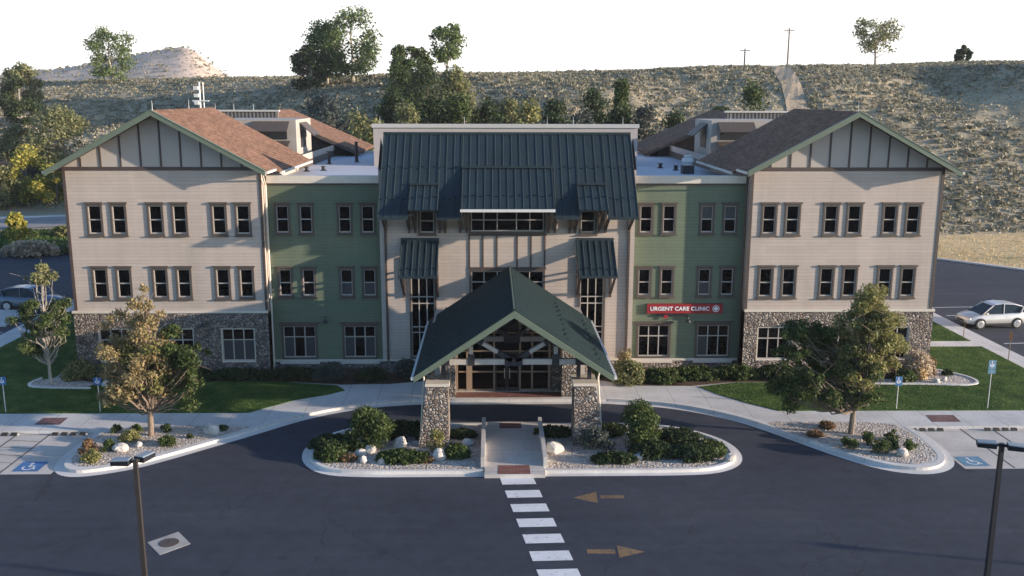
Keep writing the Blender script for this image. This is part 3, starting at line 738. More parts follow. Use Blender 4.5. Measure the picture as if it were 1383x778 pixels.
tag(pebbles([islL, islR], 1400, 0.10, 5, .03, .07).build('gravel_stones', 'gravel', fixn=False), 'loose pale river stones covering the planter islands at the walkway', 'gravel', kind='stuff')
tag(pebbles([gL, gR], 1500, 0.161, 6, .03, .07).build('gravel_stones', 'gravel', fixn=False), 'loose pale river stones on the two outer tree islands', 'gravel', kind='stuff')
# lawn blades
def grass(name, polys, dens, z, h, mat, seed, label, tall=None, zf=None):
    rng = np.random.default_rng(seed); out = []
    for q in polys:
        xs = [p[0] for p in q]; ys = [p[1] for p in q]; n = int(dens*(max(xs)-min(xs))*(max(ys)-min(ys)))
        X = rng.uniform(min(xs), max(xs), n); Y = rng.uniform(min(ys), max(ys), n); k = inpoly(X, Y, q); out.append(np.stack([X[k], Y[k]], 1))
    P = np.concatenate(out); n = len(P); a = rng.random(n)*6.28; w = h*0.35
    hh = h*(0.5+rng.random(n)); d = np.stack([np.cos(a), np.sin(a), np.zeros(n)], 1)*w; le = rng.normal(size=(n, 3))*h*0.35
    base = np.concatenate([P, np.full((n, 1), z)], 1); tip = base+le; tip[:, 2] = z+hh
    V = np.stack([base-d, base+d, tip], 1); return tag(quadmesh(name, V, mat), label, 'grass', kind='stuff')
vis = [(-33, 47.2), (-13.6, 47.1), (-9.3, 50.9), (-13, 51.8), (-26.6, 52.0), (-26.6, 66), (-33, 66)]
grass('lawn_grass', [vis], 150, 0.18, 0.05, 'blade', 1, 'short green lawn grass in front of the left wing')
grass('lawn_grass', [lawnR1, lawnR2], 150, 0.18, 0.05, 'blade', 2, 'short green lawn grass in front of and beside the right wing')
grass('golden_grass', [[(75, 62), (64.4, 75.2), (53.9, 84.8), (47.9, 92), (40, 100), (30, 101), (30, 106), (46, 109), (66, 112), (90, 112)]], 9, 0.03, 0.14, 'lf_golden', 3, 'dry golden grass between the right car park and the slope')
def slope_grass():
    rng = np.random.default_rng(31); n = 60000; a = rng.uniform(-.6, .62, n); Y = 100+125*rng.random(n)**1.2; X = CAMX+a*Y
    P = []
    for x, y in zip(X, Y):
        z = zter(x, y)
        if z > 0.05: P.append((x, y, z))
    P = np.array(P); n = len(P); w = 0.16+0.12*rng.random(n); ang = rng.random(n)*6.28; d = np.stack([np.cos(ang), np.sin(ang), np.zeros(n)], 1)*w[:, None]
    tip = P+rng.normal(size=(n, 3))*.06; tip[:, 2] = P[:, 2]+.16+.2*rng.random(n)
    tag(quadmesh('slope_grass', np.stack([P-d, P+d, tip], 1), 'lf_straw2'), 'short dry bunch grass between the sagebrush on the slope', 'grass', kind='stuff')
slope_grass()
grass('verge_grass', [[(-70, 96), (-60, 98), (-48, 103.6), (-34, 101.5), (-34, 116.5), (-44, 119), (-64, 113.6)]], 18, 0.05, 0.22, 'blade', 4, 'green verge grass beyond the left car park')

# road markings
cw = MB()
for i in range(9):
    yt = 38.72-1.36*i; xl = -0.58+0.151*(38.72-yt)
    cw.prism([(xl, yt), (xl+1.47, yt+.05), (xl+1.47+.11, yt-.69), (xl+.11, yt-.74)], None, 0.007)
struct('crosswalk_stripes', cw, 'white_paint')
ar = MB()
ar.prism([(2.5, 36.6), (3.5, 37.18), (3.45, 36.05)], None, .007); ar.prism([(3.62, 36.52), (4.62, 36.50), (4.62, 36.80), (3.62, 36.82)], None, .007)
ar.prism([(2.58, 31.72), (3.62, 31.70), (3.62, 32.02), (2.58, 32.04)], None, .007); ar.prism([(3.74, 32.35), (3.72, 31.38), (4.72, 31.82)], None, .007)
struct('road_arrows', ar, 'ochre_paint')
rl = MB()
for i in range(7):
    y0 = 55.5+i*2.75
    if i != 3: rl.prism([(33.9, y0), (38.6, y0+.35), (38.6, y0+.47), (33.9, y0+.12)], None, .007)
struct('parking_lines', rl, 'white_paint')
ll = MB()
for i in range(6):
    y0 = 62+i*2.75; ll.prism([(-35.4, y0), (-40, y0+.35), (-40, y0+.47), (-35.4, y0+.12)], None, .007)
struct('parking_lines', ll, 'white_paint')

# sagebrush on the slope: uncountable ground cover
def sagebrush():
    rng = np.random.default_rng(11); out = []; n = 0
    Vs = []
    while n < 36000:
        a = rng.uniform(-.62, .64); Y = 103+145*rng.random()**1.1; X = CAMX+a*Y
        z = zter(X, Y)
        if z < 0.15: continue
        if noise.noise(Vector((X*0.045, Y*0.045, 9)))+0.5*noise.noise(Vector((X*0.15, Y*0.15, 4))) < -0.36+0.5*(rng.random()-.5): continue
        if abs(X-np.interp(Y, [118, 138, 152, 166, 180, 192, 204], [40.5, 44.2, 47, 49.7, 52.5, 55, 58])) < 2.1: continue
        s = (0.20+0.46*rng.random()**2)*(1.0 if Y < 175 else 0.9); k = 11
        d = rng.normal(size=(k, 3)); d[:, 2] = np.abs(d[:, 2]); d /= np.linalg.norm(d, axis=1)[:, None]
        P = np.array([X, Y, z+0.05])+d*s*(0.55+.45*rng.random((k, 1)))*np.array([1, 1, .8])
        nn = d+rng.normal(size=(k, 3))*.5; nn /= np.linalg.norm(nn, axis=1)[:, None]
        t = np.cross(nn, rng.normal(size=(k, 3))); t /= np.linalg.norm(t, axis=1)[:, None]; b = np.cross(nn, t); q = s*.42
        Vs.append(np.stack([P-t*q, P-b*q*.7, P+t*q, P+b*q*.7], 1)); n += 1
    for _ in range(1500):
        i = rng.integers(len(FH)); fx, fy, fz = FH[i]; fx += rng.normal()*2; fy += rng.normal()*2.5
        s = 0.35+rng.random()*.6; d = rng.normal(size=(9, 3)); d[:, 2] = np.abs(d[:, 2]); d /= np.linalg.norm(d, axis=1)[:, None]
        P = np.array([fx, fy, fz])+d*s; t = np.cross(d, rng.normal(size=(9, 3))); t /= np.linalg.norm(t, axis=1)[:, None]; b = np.cross(d, t); q = s*.6
        Vs.append(np.stack([P-t*q, P-b*q, P+t*q, P+b*q], 1))
    tag(quadmesh('sagebrush', np.concatenate(Vs), 'lf_sage'), 'grey green sagebrush and dry scrub covering the slope behind the clinic', 'scrub', kind='stuff')
sagebrush()

# ================================================================== THE CLINIC BUILDING
BLD = empty('clinic_building', (0, 54.3, 0), 'three storey tan and green clinic with gabled wings, metal roofed centre and entrance canopy', 'building')
def wall_sheet(mb, x0, x1, z0, z1, Y, holes=()):
    xs = sorted({x0, x1, *[v for h in holes for v in h[:2] if x0 < v < x1]}); zs = sorted({z0, z1, *[v for h in holes for v in h[2:] if z0 < v < z1]})
    for i in range(len(xs)-1):
        for j in range(len(zs)-1):
            cx, cz = (xs[i]+xs[i+1])/2, (zs[j]+zs[j+1])/2
            if any(h[0] < cx < h[1] and h[2] < cz < h[3] for h in holes): continue
            mb.add([(xs[i], Y, zs[j]), (xs[i+1], Y, zs[j]), (xs[i+1], Y, zs[j+1]), (xs[i], Y, zs[j+1])], [(0, 1, 2, 3)])
def hole(x0, x1, z0, z1, t=0.07): return (x0+t, x1-t, z0+t, z1-t)
def window(x0, x1, z0, z1, Y, trim='brown', cols=(), rows=(0.5,), t=0.11, blind=None, hood=True, name='window'):
    m = MB(); yo = Y-0.055; yi = Y+0.12
    m.box(x0, x0+t, yo, yi, z0, z1); m.box(x1-t, x1, yo, yi, z0, z1)
    m.box(x0+t, x1-t, yo, yi, z1-t, z1); m.box(x0+t, x1-t, yo, yi, z0, z0+t)
    if hood:
        m.box(x0-.06, x1+.06, yo-.05, Y-.002, z1, z1+.10); m.box(x0-.05, x1+.05, yo-.06, Y-.002, z0-.07, z0)
    w = m.build(name, trim, BLD)
    gx0, gx1, gz0, gz1 = x0+t, x1-t, z0+t, z1-t
    g = MB(); g.add([(gx0-.01, Y+.08, gz0-.01), (gx1+.01, Y+.08, gz0-.01), (gx1+.01, Y+.08, gz1+.01), (gx0-.01, Y+.08, gz1+.01)], [(0, 1, 2, 3)]); g.build('glass', 'glass', w)
    s = MB(); f = 0.045; ya, yb = Y+.025, Y+.075
    s.box(gx0, gx0+f, ya, yb, gz0, gz1); s.box(gx1-f, gx1, ya, yb, gz0, gz1); s.box(gx0+f, gx1-f, ya, yb, gz1-f, gz1); s.box(gx0+f, gx1-f, ya, yb, gz0, gz0+f*1.6)
    for c in cols: xx = gx0+(gx1-gx0)*c; s.box(xx-.03, xx+.03, ya-.004, yb-.004, gz0+f, gz1-f)
    for r_ in rows: zz = gz0+(gz1-gz0)*r_; s.box(gx0+f, gx1-f, ya-.008, yb-.008, zz-.03, zz+.03)
    s.build('sash', 'sash', w)
    if blind:
        for (u0, u1, v0, v1) in blind:
            b = MB(); b.box(gx0+(gx1-gx0)*u0+.03, gx0+(gx1-gx0)*u1-.03, Y+.066, Y+.072, gz0+(gz1-gz0)*v0+.02, gz0+(gz1-gz0)*v1-.02); b.build('blind', 'blind', w)
    return w
PAIRS = [15.31, 16.69, 18.95, 20.33, 22.43, 23.81]
X0, X1, YF = 14.15, 25.42, 54.3
RS, ZRG, EO = 0.545, 15.62, 6.15       # roof slope, ridge height, half width to eaves
def sx(s, a, b): return (min(s*a, s*b), max(s*a, s*b))
for s in (-1, 1):
    holes = []
    for c in PAIRS:
        for z0, z1 in ((8.45, 10.3), (4.68, 6.57)):
            a, b = sx(s, c-.47, c+.47); holes.append(hole(a, b, z0, z1)); window(a, b, z0, z1, YF, 'taupe')
    gf = [(14.9, 17.05), (18.5, 20.7), (22.05, 24.25)]
    for q, (ga, gb) in enumerate(gf):
        a, b = sx(s, ga, gb); holes.append(hole(a, b, .78, 3.0))
        window(a, b, .78, 3.0, YF, 'cream', cols=(1/3, 2/3), rows=(.66,), t=.13, hood=False, blind=[(0, 1, 0, .64)] if s < 0 and q == 0 else None)
    m = MB(); wall_sheet(m, *sx(s, X0, X1), .1, 3.86, YF-.09, holes)
    m.box(*sx(s, X1-.001, X1+.09), YF-.09, 66, .1, 3.86) if False else None
    m.add([(s*(X1+.09), YF-.09, .1), (s*(X1+.09), 80, .1), (s*(X1+.09), 80, 3.86), (s*(X1+.09), YF-.09, 3.86)], [(0, 1, 2, 3)])
    m.add([(s*X1, YF-.09, .1), (s*(X1+.09), YF-.09, .1), (s*(X1+.09), YF-.09, 3.86), (s*X1, YF-.09, 3.86)], [(0, 1, 2, 3)])
    m.add([(s*X0, YF-.09, .1), (s*X0, 55.1, .1), (s*X0, 55.1, 3.86), (s*X0, YF-.09, 3.86)], [(0, 1, 2, 3)])
    m.build('stone_base', 'stone', BLD)
    m = MB(); m.box(*sx(s, X0-.03, X1+.15), YF-.15, YF-.001, 3.86, 4.0); m.box(*sx(s, X1, X1+.15), YF, 80, 3.86, 4.0); m.build('cream_band', 'cream', BLD)
    m = MB(); wall_sheet(m, *sx(s, X0, X1), 4.0, 12.35, YF, holes)
    for xx in (X1, X0): m.add([(s*xx, YF, .2), (s*xx, 80 if xx == X1 else 88, .2), (s*xx, 80 if xx == X1 else 88, 12.35), (s*xx, YF, 12.35)], [(0, 1, 2, 3)])
    m.add([(s*X0, 88, 0), (s*X1, 88, 0), (s*X1, 88, 11.5), (s*X0, 88, 11.5)], [(0, 1, 2, 3)])
    m.build('siding_wall', 'tan', BLD)
    xr = s*19.785
    g = MB(); g.prism_y([(s*X0, 12.35), (s*X1, 12.35), (s*X1, 12.40), (xr, ZRG-.16), (s*X0, 12.40)], YF+.001, YF+.12); g.build('gable_panel', 'tan_smooth', BLD); g = MB(); g.prism_y([(s*X0, 11.4), (s*X1, 11.4), (s*X1, 12.40), (xr, ZRG-.16), (s*X0, 12.40)], 64.6, 64.7); g.build('rear_gable_panel', 'tan_smooth', BLD)
    b = MB(); b.box(*sx(s, X0, X1), YF-.05, YF-.001, 12.22, 12.42)
    for i in range(-4, 5):
        xx = xr+i*1.14*s; zt = ZRG-.2-abs(i*1.14)*RS
        if zt > 12.5: b.box(xx-.05, xx+.05, YF-.035, YF-.001, 12.42, zt)
    b.build('batten', 'brown', BLD)
    cb = MB()
    cb.box(s*(X0+.07)-.075, s*(X0+.07)+.075, YF-.03, YF-.001, 4.0, 12.22); cb.build('corner_board', 'brown', BLD); cb = MB(); xx = X1-.07; cb.box(s*xx-.075, s*xx+.075, YF-.03, YF-.001, 4.0, 12.22)
    cb.box(*sx(s, X1+.001, X1+.03), YF-.03, YF+.12, 4.0, 12.22); cb.build('corner_board', 'brown', BLD)
    # gabled roof, both slopes
    r_ = MB(); sf = MB(); fa = MB(); gu = MB()
    for k in (-1, 1):
        inner_ = (k == -s)
        yA, yB = 53.2, 65.0
        def zz(d): return ZRG-RS*d
        segs = [(yA, 55.4, EO), (55.4, yB, EO+.32)] if inner_ else [(yA, yB, EO)]
        for ya, yb, eo_ in segs:
            r_.slab((xr, ya, ZRG), (xr+k*eo_, ya, zz(eo_)), (xr+k*eo_, yb, zz(eo_)), (xr, yb, ZRG), .10)
            sf.slab((xr, ya+.06, ZRG-.125), (xr+k*(eo_-.05), ya+.06, zz(eo_-.05)-.125), (xr+k*(eo_-.05), yb-.05, zz(eo_-.05)-.125), (xr, yb-.05, ZRG-.125), .05)
            gu = MB(); gu.box(xr+k*eo_, xr+k*(eo_+.13), ya-.02, yb, zz(eo_)-.16, zz(eo_)-.03); gu.build('gutter', 'cream', BLD)
        # rake board
        for ya in (yA-.06,):
            p = [(xr, ZRG-.02), (xr+k*EO, zz(EO)-.02), (xr+k*EO, zz(EO)-.30), (xr+k*(EO-.26), zz(EO-.26)-.30), (xr, ZRG-.30)]
            fa.prism_y(p, ya, ya+.055)
            fa.slab((xr, ya-.02, ZRG+.03), (xr+k*EO, ya-.02, zz(EO)+.03), (xr+k*EO, ya+.16, zz(EO)+.03), (xr, ya+.16, ZRG+.03), .04)
    r_.build('shingle_roof', 'shingle', BLD); sf.build('soffit', 'soffit', BLD); fa.build('rake_board', 'fascia', BLD)
    # rear gabled block
    zr2, s2, e2 = 15.15, 0.44, 7.7
    r_ = MB(); fa = MB()
    for k in (-1, 1):
        r_.slab((xr, 79.6, zr2), (xr+k*e2, 79.6, zr2-s2*e2), (xr+k*e2, 90, zr2-s2*e2), (xr, 90, zr2), .2)
        fa.prism_y([(xr, zr2-.02), (xr+k*e2, zr2-s2*e2-.02), (xr+k*e2, zr2-s2*e2-.3), (xr, zr2-.3)], 79.52, 79.58)
    r_.build('rear_roof', 'shingle', BLD); fa.build('rear_rake_board', 'taupe', BLD)
    m = MB(); m.prism_y([(xr-6.6, .2), (xr+6.6, .2), (xr+6.6, zr2-s2*6.6-.22), (xr, zr2-.22), (xr-6.6, zr2-s2*6.6-.22)], 80.4, 89.5); m.build('rear_wall', 'brown', BLD)
    # screen wall between the gables, with pale coping
    m = MB(); m.box(*sx(s, 18.4, 25.0), 78.4, 78.7, 11.0, 15.1)
    for i in range(22): xx = 18.5+i*.3; m.box(*sx(s, xx, xx+.12), 78.36, 78.401, 11.4, 15.1)
    w = m.build('screen_wall', 'screen', BLD); m = MB(); m.box(*sx(s, 18.3, 25.1), 78.28, 78.8, 15.1, 15.24); m.build('coping', 'coping', w)
    # penthouse with shed awnings
    m = MB(); m.box(*sx(s, 14.85, 20.4), 68, 73.5, 11.0, 14.72); p = m.build('penthouse', 'penth', BLD)
    m = MB(); m.slab((s*15.3, 68, 14.62), (s*17.9, 68, 14.62), (s*17.9, 67.0, 13.95), (s*15.3, 67.0, 13.95), .07); m.slab((s*14.8, 69.2, 14.5), (s*14.8, 71.6, 14.5), (s*13.8, 71.6, 13.6), (s*13.8, 69.2, 13.6), .07)
    m.slab((s*15.3, 68, 13.25), (s*18.2, 68, 13.25), (s*18.2, 67.3, 12.95), (s*15.3, 67.3, 12.95), .07); m.build('awning', 'taupe', p)
    m = MB(); m.box(*sx(s, 15.5, 17.7), 67.95, 67.99, 13.35, 14.1); m.box(*sx(s, 15.5, 17.9), 67.95, 67.99, 12.0, 12.8); m.build('louvre', 'dark', p); m = MB(); m.box(*sx(s, 14.80, 14.84), 69.5, 71.3, 12.7, 13.9); m.build('louvre', 'dark', p)
    # low parapet wall above flat roof along the inner side of the wing
    m = MB(); m.box(*sx(s, X0-.02, X0+.2), 65.0, 80, 11.0, 11.9); m.build('inner_parapet', 'taupe', BLD)
    # ---- green section
    GX0, GX1, YG = 7.45, 14.15, 55.1; holes = []
    for q, c in enumerate((8.22, 9.58, 11.84, 13.22)):
        for z0, z1 in ((8.4, 10.2), (4.6, 6.4)):
            a, b = sx(s, c-.45, c+.45); holes.append(hole(a, b, z0, z1))
            bl = [(0, 1, 0, .48)] if (z0 < 5 and ((s < 0 and q < 2) or (s > 0 and q == 2))) else ([(0, 1, .5, 1)] if (s > 0 and q > 1 and z0 > 8) else None)
            window(a, b, z0, z1, YG, 'taupe', blind=bl)
    for q, (ga, gb) in enumerate(((7.85, 9.95), (11.45, 13.6))):
        a, b = sx(s, ga, gb); holes.append(hole(a, b, .76, 2.94))
        window(a, b, .76, 2.94, YG, 'taupe', cols=(1/3, 2/3), rows=(.66,), t=.12, hood=False, blind=([(0, .33, 0, .64), (.67, 1, 0, .64)] if s < 0 else ([(0, .33, 0, .64)] if q == 1 else None)))
    m = MB(); wall_sheet(m, *sx(s, GX0, GX1), .78, 11.45, YG, holes); m.build('green_siding_wall', 'green', BLD)
    m = MB(); wall_sheet(m, *sx(s, GX0, GX1), .1, .66, YG-.09); m.build('stone_plinth', 'stone', BLD)
    m = MB(); m.box(*sx(s, GX0, GX1), YG-.13, YG-.001, .64, .77)
    for ga, gb in ((7.85, 9.95), (11.45, 13.6)): m.box(*sx(s, ga-.12, gb+.12), YG-.16, YG-.058, .50, .64); m.box(*sx(s, ga-.1, gb+.1), YG-.11, YG-.002, 2.94, 3.06) if False else None
    m.build('sill_band', 'cream', BLD)
    m = MB()
    for ga, gb in ((7.85, 9.95), (11.45, 13.6)): m.box(*sx(s, ga-.1, gb+.1), YG-.11, YG-.002, 2.945, 3.08)
    m.build('window_head', 'taupe', BLD)
    m = MB(); m.box(*sx(s, 7.3, 14.16), 55.25, 84, 11.2, 11.4); m.build('flat_roof', 'membrane', BLD)
    m = MB(); m.box(*sx(s, 7.3, 14.02), YG-.18, YG+.30, 11.43, 11.86); m.box(*sx(s, 7.3, 12.6), 83.7, 84, 11.2, 11.62); m.build('parapet_fascia', 'cream', BLD)
    m = MB(); m.box(*sx(s, 7.3, 14.02), YG-.05, YG-.001, 11.30, 11.43); m.build('frieze', 'taupe', BLD)
    m = MB(); m.tube([(s*14.02, YG-.42, 11.35), (s*14.02, YG-.42, .3)], .06, 8); m.tube([(s*13.9, 53.6, 12.1), (s*14.02, YG-.42, 11.35)], .05, 8); m.build('downspout', 'cream' if s < 0 else 'brown', BLD)
    # wall lamps: dark gooseneck
    for (lx, lz, ly) in ((10.9, 3.35, YG), (17.9, 3.35, YF-.09)):
        m = MB(); x = s*lx; m.tube([(x, ly, lz), (x, ly-.18, lz+.10), (x, ly-.34, lz+.02), (x, ly-.36, lz-.08)], .025, 6); m.tube([(x, ly-.36, lz-.04), (x, ly-.36, lz-.12), (x, ly-.36, lz-.24)], [.05, .12, .19], 12); m.build('wall_lamp', 'dark', BLD)

# ---- roof ribs
def ribbed(a, b, c, d, pitch, mb, w=.07, h=.03, t=.10):
    """standing seam sheet: a,b low edge left/right, d,c high edge left/right"""
    a, b, c, d = map(Vector, (a, b, c, d)); mb.slab(a, b, c, d, t)
    n = (b-a).cross(d-a).normalized(); n = n if n.z > 0 else -n
    L_ = (b-a).length; k = max(1, round(L_/pitch)); u = (b-a).normalized()
    for i in range(k+1):
        f = i/k; p = a.lerp(b, f); q = d.lerp(c, f); o = u*(w/2); e = 0
        if i == 0: p += o; q += o
        if i == k: p -= o; q -= o
        mb.hexa([p-o, p+o, q+o, q-o], [p-o*.55+n*h, p+o*.55+n*h, q+o*.55+n*h, q-o*.55+n*h])
def guards(mb, a, b, d, up_, n, rows=(0.6,), stag=True):
    a, b, d = map(Vector, (a, b, d)); u = (b-a).normalized(); vdir = (d-a).normalized(); nn = u.cross(vdir).normalized(); nn = nn if nn.z > 0 else -nn
    L_ = (b-a).length
    for r_i, r in enumerate(rows):
        for i in range(n):
            p = a+u*(L_*(i+.5)/n)+vdir*(r+(.12 if (i % 2 and stag) else 0))+nn*.03
            mb.bar(p-u*.06, p+u*.06, .05, .09, nn)
# ---- centre block
CX, YC = 7.45, 54.35
mainE, mainT = (51.8, 9.86), (56.0, 14.24)          # (y, z) of eaves and ridge
ms = (mainT[1]-mainE[1])/(mainT[0]-mainE[0])
YJ1, YJ2 = 54.15, 53.3
zc = lambda y: mainE[1]+(y-mainE[0])*ms
holes = []
def cwin(x0, x1, z0, z1, **kw):
    holes.append(hole(x0, x1, z0, z1)); return window(x0, x1, z0, z1, YC, **kw)
cc = (.175, .36, .625, .81)
cwin(-2.24, 2.22, 8.57, 9.95, trim='taupe', cols=cc, rows=(.58,), hood=False)
cwin(-2.24, 2.22, 3.9, 6.42, trim='taupe', cols=cc, rows=(.38, .72), hood=False)
for s in (-1, 1):
    a, b = sx(s, 4.18, 5.2); cwin(a, b, 8.50, 9.98, trim='taupe', rows=(.55,))
    a, b = sx(s, 4.2, 5.8); cwin(a, b, .98, 7.4, trim='taupe', cols=(.33, .67), rows=(.245, .30, .53, .595, .85), hood=False)
m = MB(); wall_sheet(m, -CX, CX, 1.0, 12.25, YC, holes)
for s in (-1, 1): m.add([(s*CX, YC, .1), (s*CX, 60, .1), (s*CX, 60, 11.5), (s*CX, 56, zc(56)-.2), (s*CX, YC, zc(YC)-.2)], [(0, 1, 2, 3, 4)])
m.build('centre_wall', 'tan', BLD)
m = MB(); wall_sheet(m, -CX, CX, .1, .88, YC-.09); m.build('stone_plinth', 'stone', BLD)
m = MB(); m.box(-CX, CX, YC-.12, YC-.001, .87, 1.0); m.build('sill_band', 'cream', BLD)
m = MB(); m.box(-2.3, 2.28, YC-.045, YC-.001, 8.42, 8.56); m.box(-2.3, 2.28, YC-.045, YC-.001, 6.43, 6.56)
for x in (-2.24, -1.45, -.63, .56, 1.37, 2.18): m.box(x-.05, x+.05, YC-.035, YC-.001, 6.56, 8.42)
m.build('batten_panel', 'brown', BLD)
m = MB()
for s in (-1, 1): m.box(s*7.12-.06, s*7.12+.06, YC-.13, YC-.002, .9, 9.6)
m.build('downspout', 'brown', BLD)
XE = 7.28
m = MB(); yj1, yj2 = YJ1, YJ2
for x0, x1, ya in ((-XE, -5.58, mainE[0]), (-3.97, -2.64, mainE[0]), (2.60, 3.98, mainE[0]), (5.56, XE, mainE[0])):
    ribbed((x0, ya, zc(ya)), (x1, ya, zc(ya)), (x1, mainT[0], mainT[1]), (x0, mainT[0], mainT[1]), .46, m)
for x0, x1, ya in ((-5.58, -3.97, yj2), (3.98, 5.56, yj2), (-2.64, 2.60, yj1)):
    ribbed((x0, ya, zc(ya)), (x1, ya, zc(ya)), (x1, mainT[0], mainT[1]), (x0, mainT[0], mainT[1]), .46, m)
m.slab((-XE, 56.0, 14.24), (XE, 56.0, 14.24), (XE, 60.0, 11.3), (-XE, 60.0, 11.3), .1)
m.box(-XE, XE, 55.9, 56.12, 14.20, 14.34)
guards(m, (-XE, 52.6, zc(52.6)), (-2.8, 52.6, zc(52.6)), (-XE, mainT[0], mainT[1]), 0, 14, (.05, 2.3)); guards(m, (2.8, 52.6, zc(52.6)), (XE, 52.6, zc(52.6)), (2.8, mainT[0], mainT[1]), 0, 14, (.05, 2.3))
m.build('metal_roof', 'metal', BLD)
m = MB()
for x0, x1 in ((-XE, -5.58), (-3.97, -2.64), (2.60, 3.98), (5.56, XE)): m.box(x0, x1, mainE[0]-.06, mainE[0], mainE[1]-.16, mainE[1]+.02)
m.build('eaves_board', 'metal', BLD)
for (x0, x1, ye, ze, yj, nm) in ((-2.62, 2.55, 51.35, 10.35, YJ1, 'mid'), (-5.55, -3.9, 51.5, 10.28, YJ2, 's'), (3.9, 5.55, 51.5, 10.28, YJ2, 's')):
    zj = zc(yj)+.05
    m = MB(); ribbed((x0, ye, ze), (x1, ye, ze), (x1, yj, zj), (x0, yj, zj), .42, m, .07, .03, .12); m.box(x0, x1, yj-.12, yj+.03, zj+.02, zj+.13); guards(m, (x0, ye+.3, ze+.25), (x1, ye+.3, ze+.25), (x0, yj, zj), 0, 12 if nm == 'mid' else 4)
    d = m.build('dormer_roof', 'metal', BLD)
    m = MB()
    for xx in (x0+.12, x1-.12):
        zz1 = ze+(yj-ye)*0; pts = [(mainE[0]+.02, mainE[1]), (mainE[0]+.02, ze+(mainE[0]+.02-ye)*(zj-ze)/(yj-ye)-.13), (yj, zj-.13), (yj, zc(yj)-.12)]
        v = [(xx-.05, y, z) for y, z in pts]+[(xx+.05, y, z) for y, z in pts]
        m.add(v, [(0,1,2,3), (7,6,5,4), (0,4,5,1), (1,5,6,2), (2,6,7,3), (3,7,4,0)])
    m.box(x0+.2, x1-.2, YC-.003, YC+.1, 9.99, 10.9); m.build('dormer_cheek', 'metal', d)
    if nm == 'mid':
        m = MB(); m.box(x0-.03, x1+.03, ye-.13, ye-.001, ze-.16, ze-.01); m.build('dormer_gutter', 'gutter', d)
m = MB()
for x in (7.1, 5.72, 5.36, 3.95, 3.62, 2.75, 2.38):
    for s in (-1, 1):
        m = MB(); m.bar((s*x, YC-.05, 8.82), (s*x, 52.2, 9.92), .13, .15); m.box(s*x-.065, s*x+.065, YC-.14, YC-.003, 8.6, 9.9)
        m.box(s*x-.06, s*x+.06, 52.1, YC-.14, 9.86, 10.0); m.build('knee_brace', 'brown', BLD)
m = MB()   # rear clerestory box
m.box(-9.5, 9.7, 69, 69.3, 11.0, 14.15); m.box(-9.2, 9.4, 69.3, 82, 11.0, 13.3); w = m.build('rear_clerestory', 'tan_smooth', BLD); m = MB(); m.box(-9.6, 9.8, 68.9, 69.35, 14.15, 14.42); m.build('coping', 'coping', w)
for s in (-1, 1):  # steep awnings over the tall windows
    a, b = sx(s, 4.0, 6.22); m = MB(); ribbed((a, 52.1, 6.46), (b, 52.1, 6.46), (b, YC-.01, 8.2), (a, YC-.01, 8.2), .40, m, .08, .035, .10); m.box(a, b, YC-.1, YC-.004, 8.14, 8.3); m.box(a, b, 52.03, 52.1, 6.32, 6.48)
    guards(m, (a, 52.4, 6.72), (b, 52.4, 6.72), (a, YC, 8.2), 0, 6, (.05,)); aw = m.build('awning', 'metal', BLD)
    m = MB()
    for x in (a+.12, b-.12): m.bar((x, YC-.05, 4.95), (x, 52.25, 6.38), .11, .12); m.box(x-.06, x+.06, YC-.12, YC-.003, 4.75, 7.2); m.box(x-.05, x+.05, 52.2, YC-.12, 6.28, 6.40)
    m.build('bracket', 'brown', aw)

# ---- entrance canopy
RX, RZ, EZ, CY0, CY1 = 0.1, 6.95, 3.86, 41.4, 52.3
m = MB(); fa = MB(); so_ = MB(); GT = []
for s, ex in ((-1, -4.5), (1, 4.72)):
    A = (ex, CY0, EZ); B = (ex, CY1, EZ); C_ = (RX, CY1, RZ); D = (RX, CY0, RZ)
    ribbed(A, B, C_, D, .46, m, .035, .03, .10)
    guards(m, (ex, CY0+1, EZ+0), (ex, CY1-2, EZ), (RX, CY0+1, RZ), 0, 16, (.7, 2.5))
    so_.slab((ex+.03*-s, CY0+.05, EZ-.13), (ex+.03*-s, CY1, EZ-.13), (RX, CY1, RZ-.13), (RX, CY0+.05, RZ-.13), .06)
    sl_ = (RZ-EZ)/abs(ex-RX)
    fa.prism_y([(RX, RZ-.03), (ex, EZ-.03), (ex, EZ-.30), (ex-s*.25, EZ-.30+.25*sl_-.02), (RX, RZ-.36)], CY0-.07, CY0-.005)
    gt = MB(); gt.box(ex, ex+s*.13, CY0-.05, CY1, EZ-.2, EZ-.05); GT.append(gt)
m.bar((RX, CY0-.02, RZ+.03), (RX, CY1, RZ+.03), .16, .07)
can = m.build('canopy_roof', 'metal2', BLD); so_.build('canopy_soffit', 'soffit', can); fa.build('canopy_rake_board', 'fascia', can); [q_.build('canopy_gutter', 'gutter', can) for q_ in GT]
m = MB(); m.bar((RX, CY0-.04, RZ+.085), (RX, CY1, RZ+.085), .07, .03); m.build('ridge_cap', 'fascia', can)
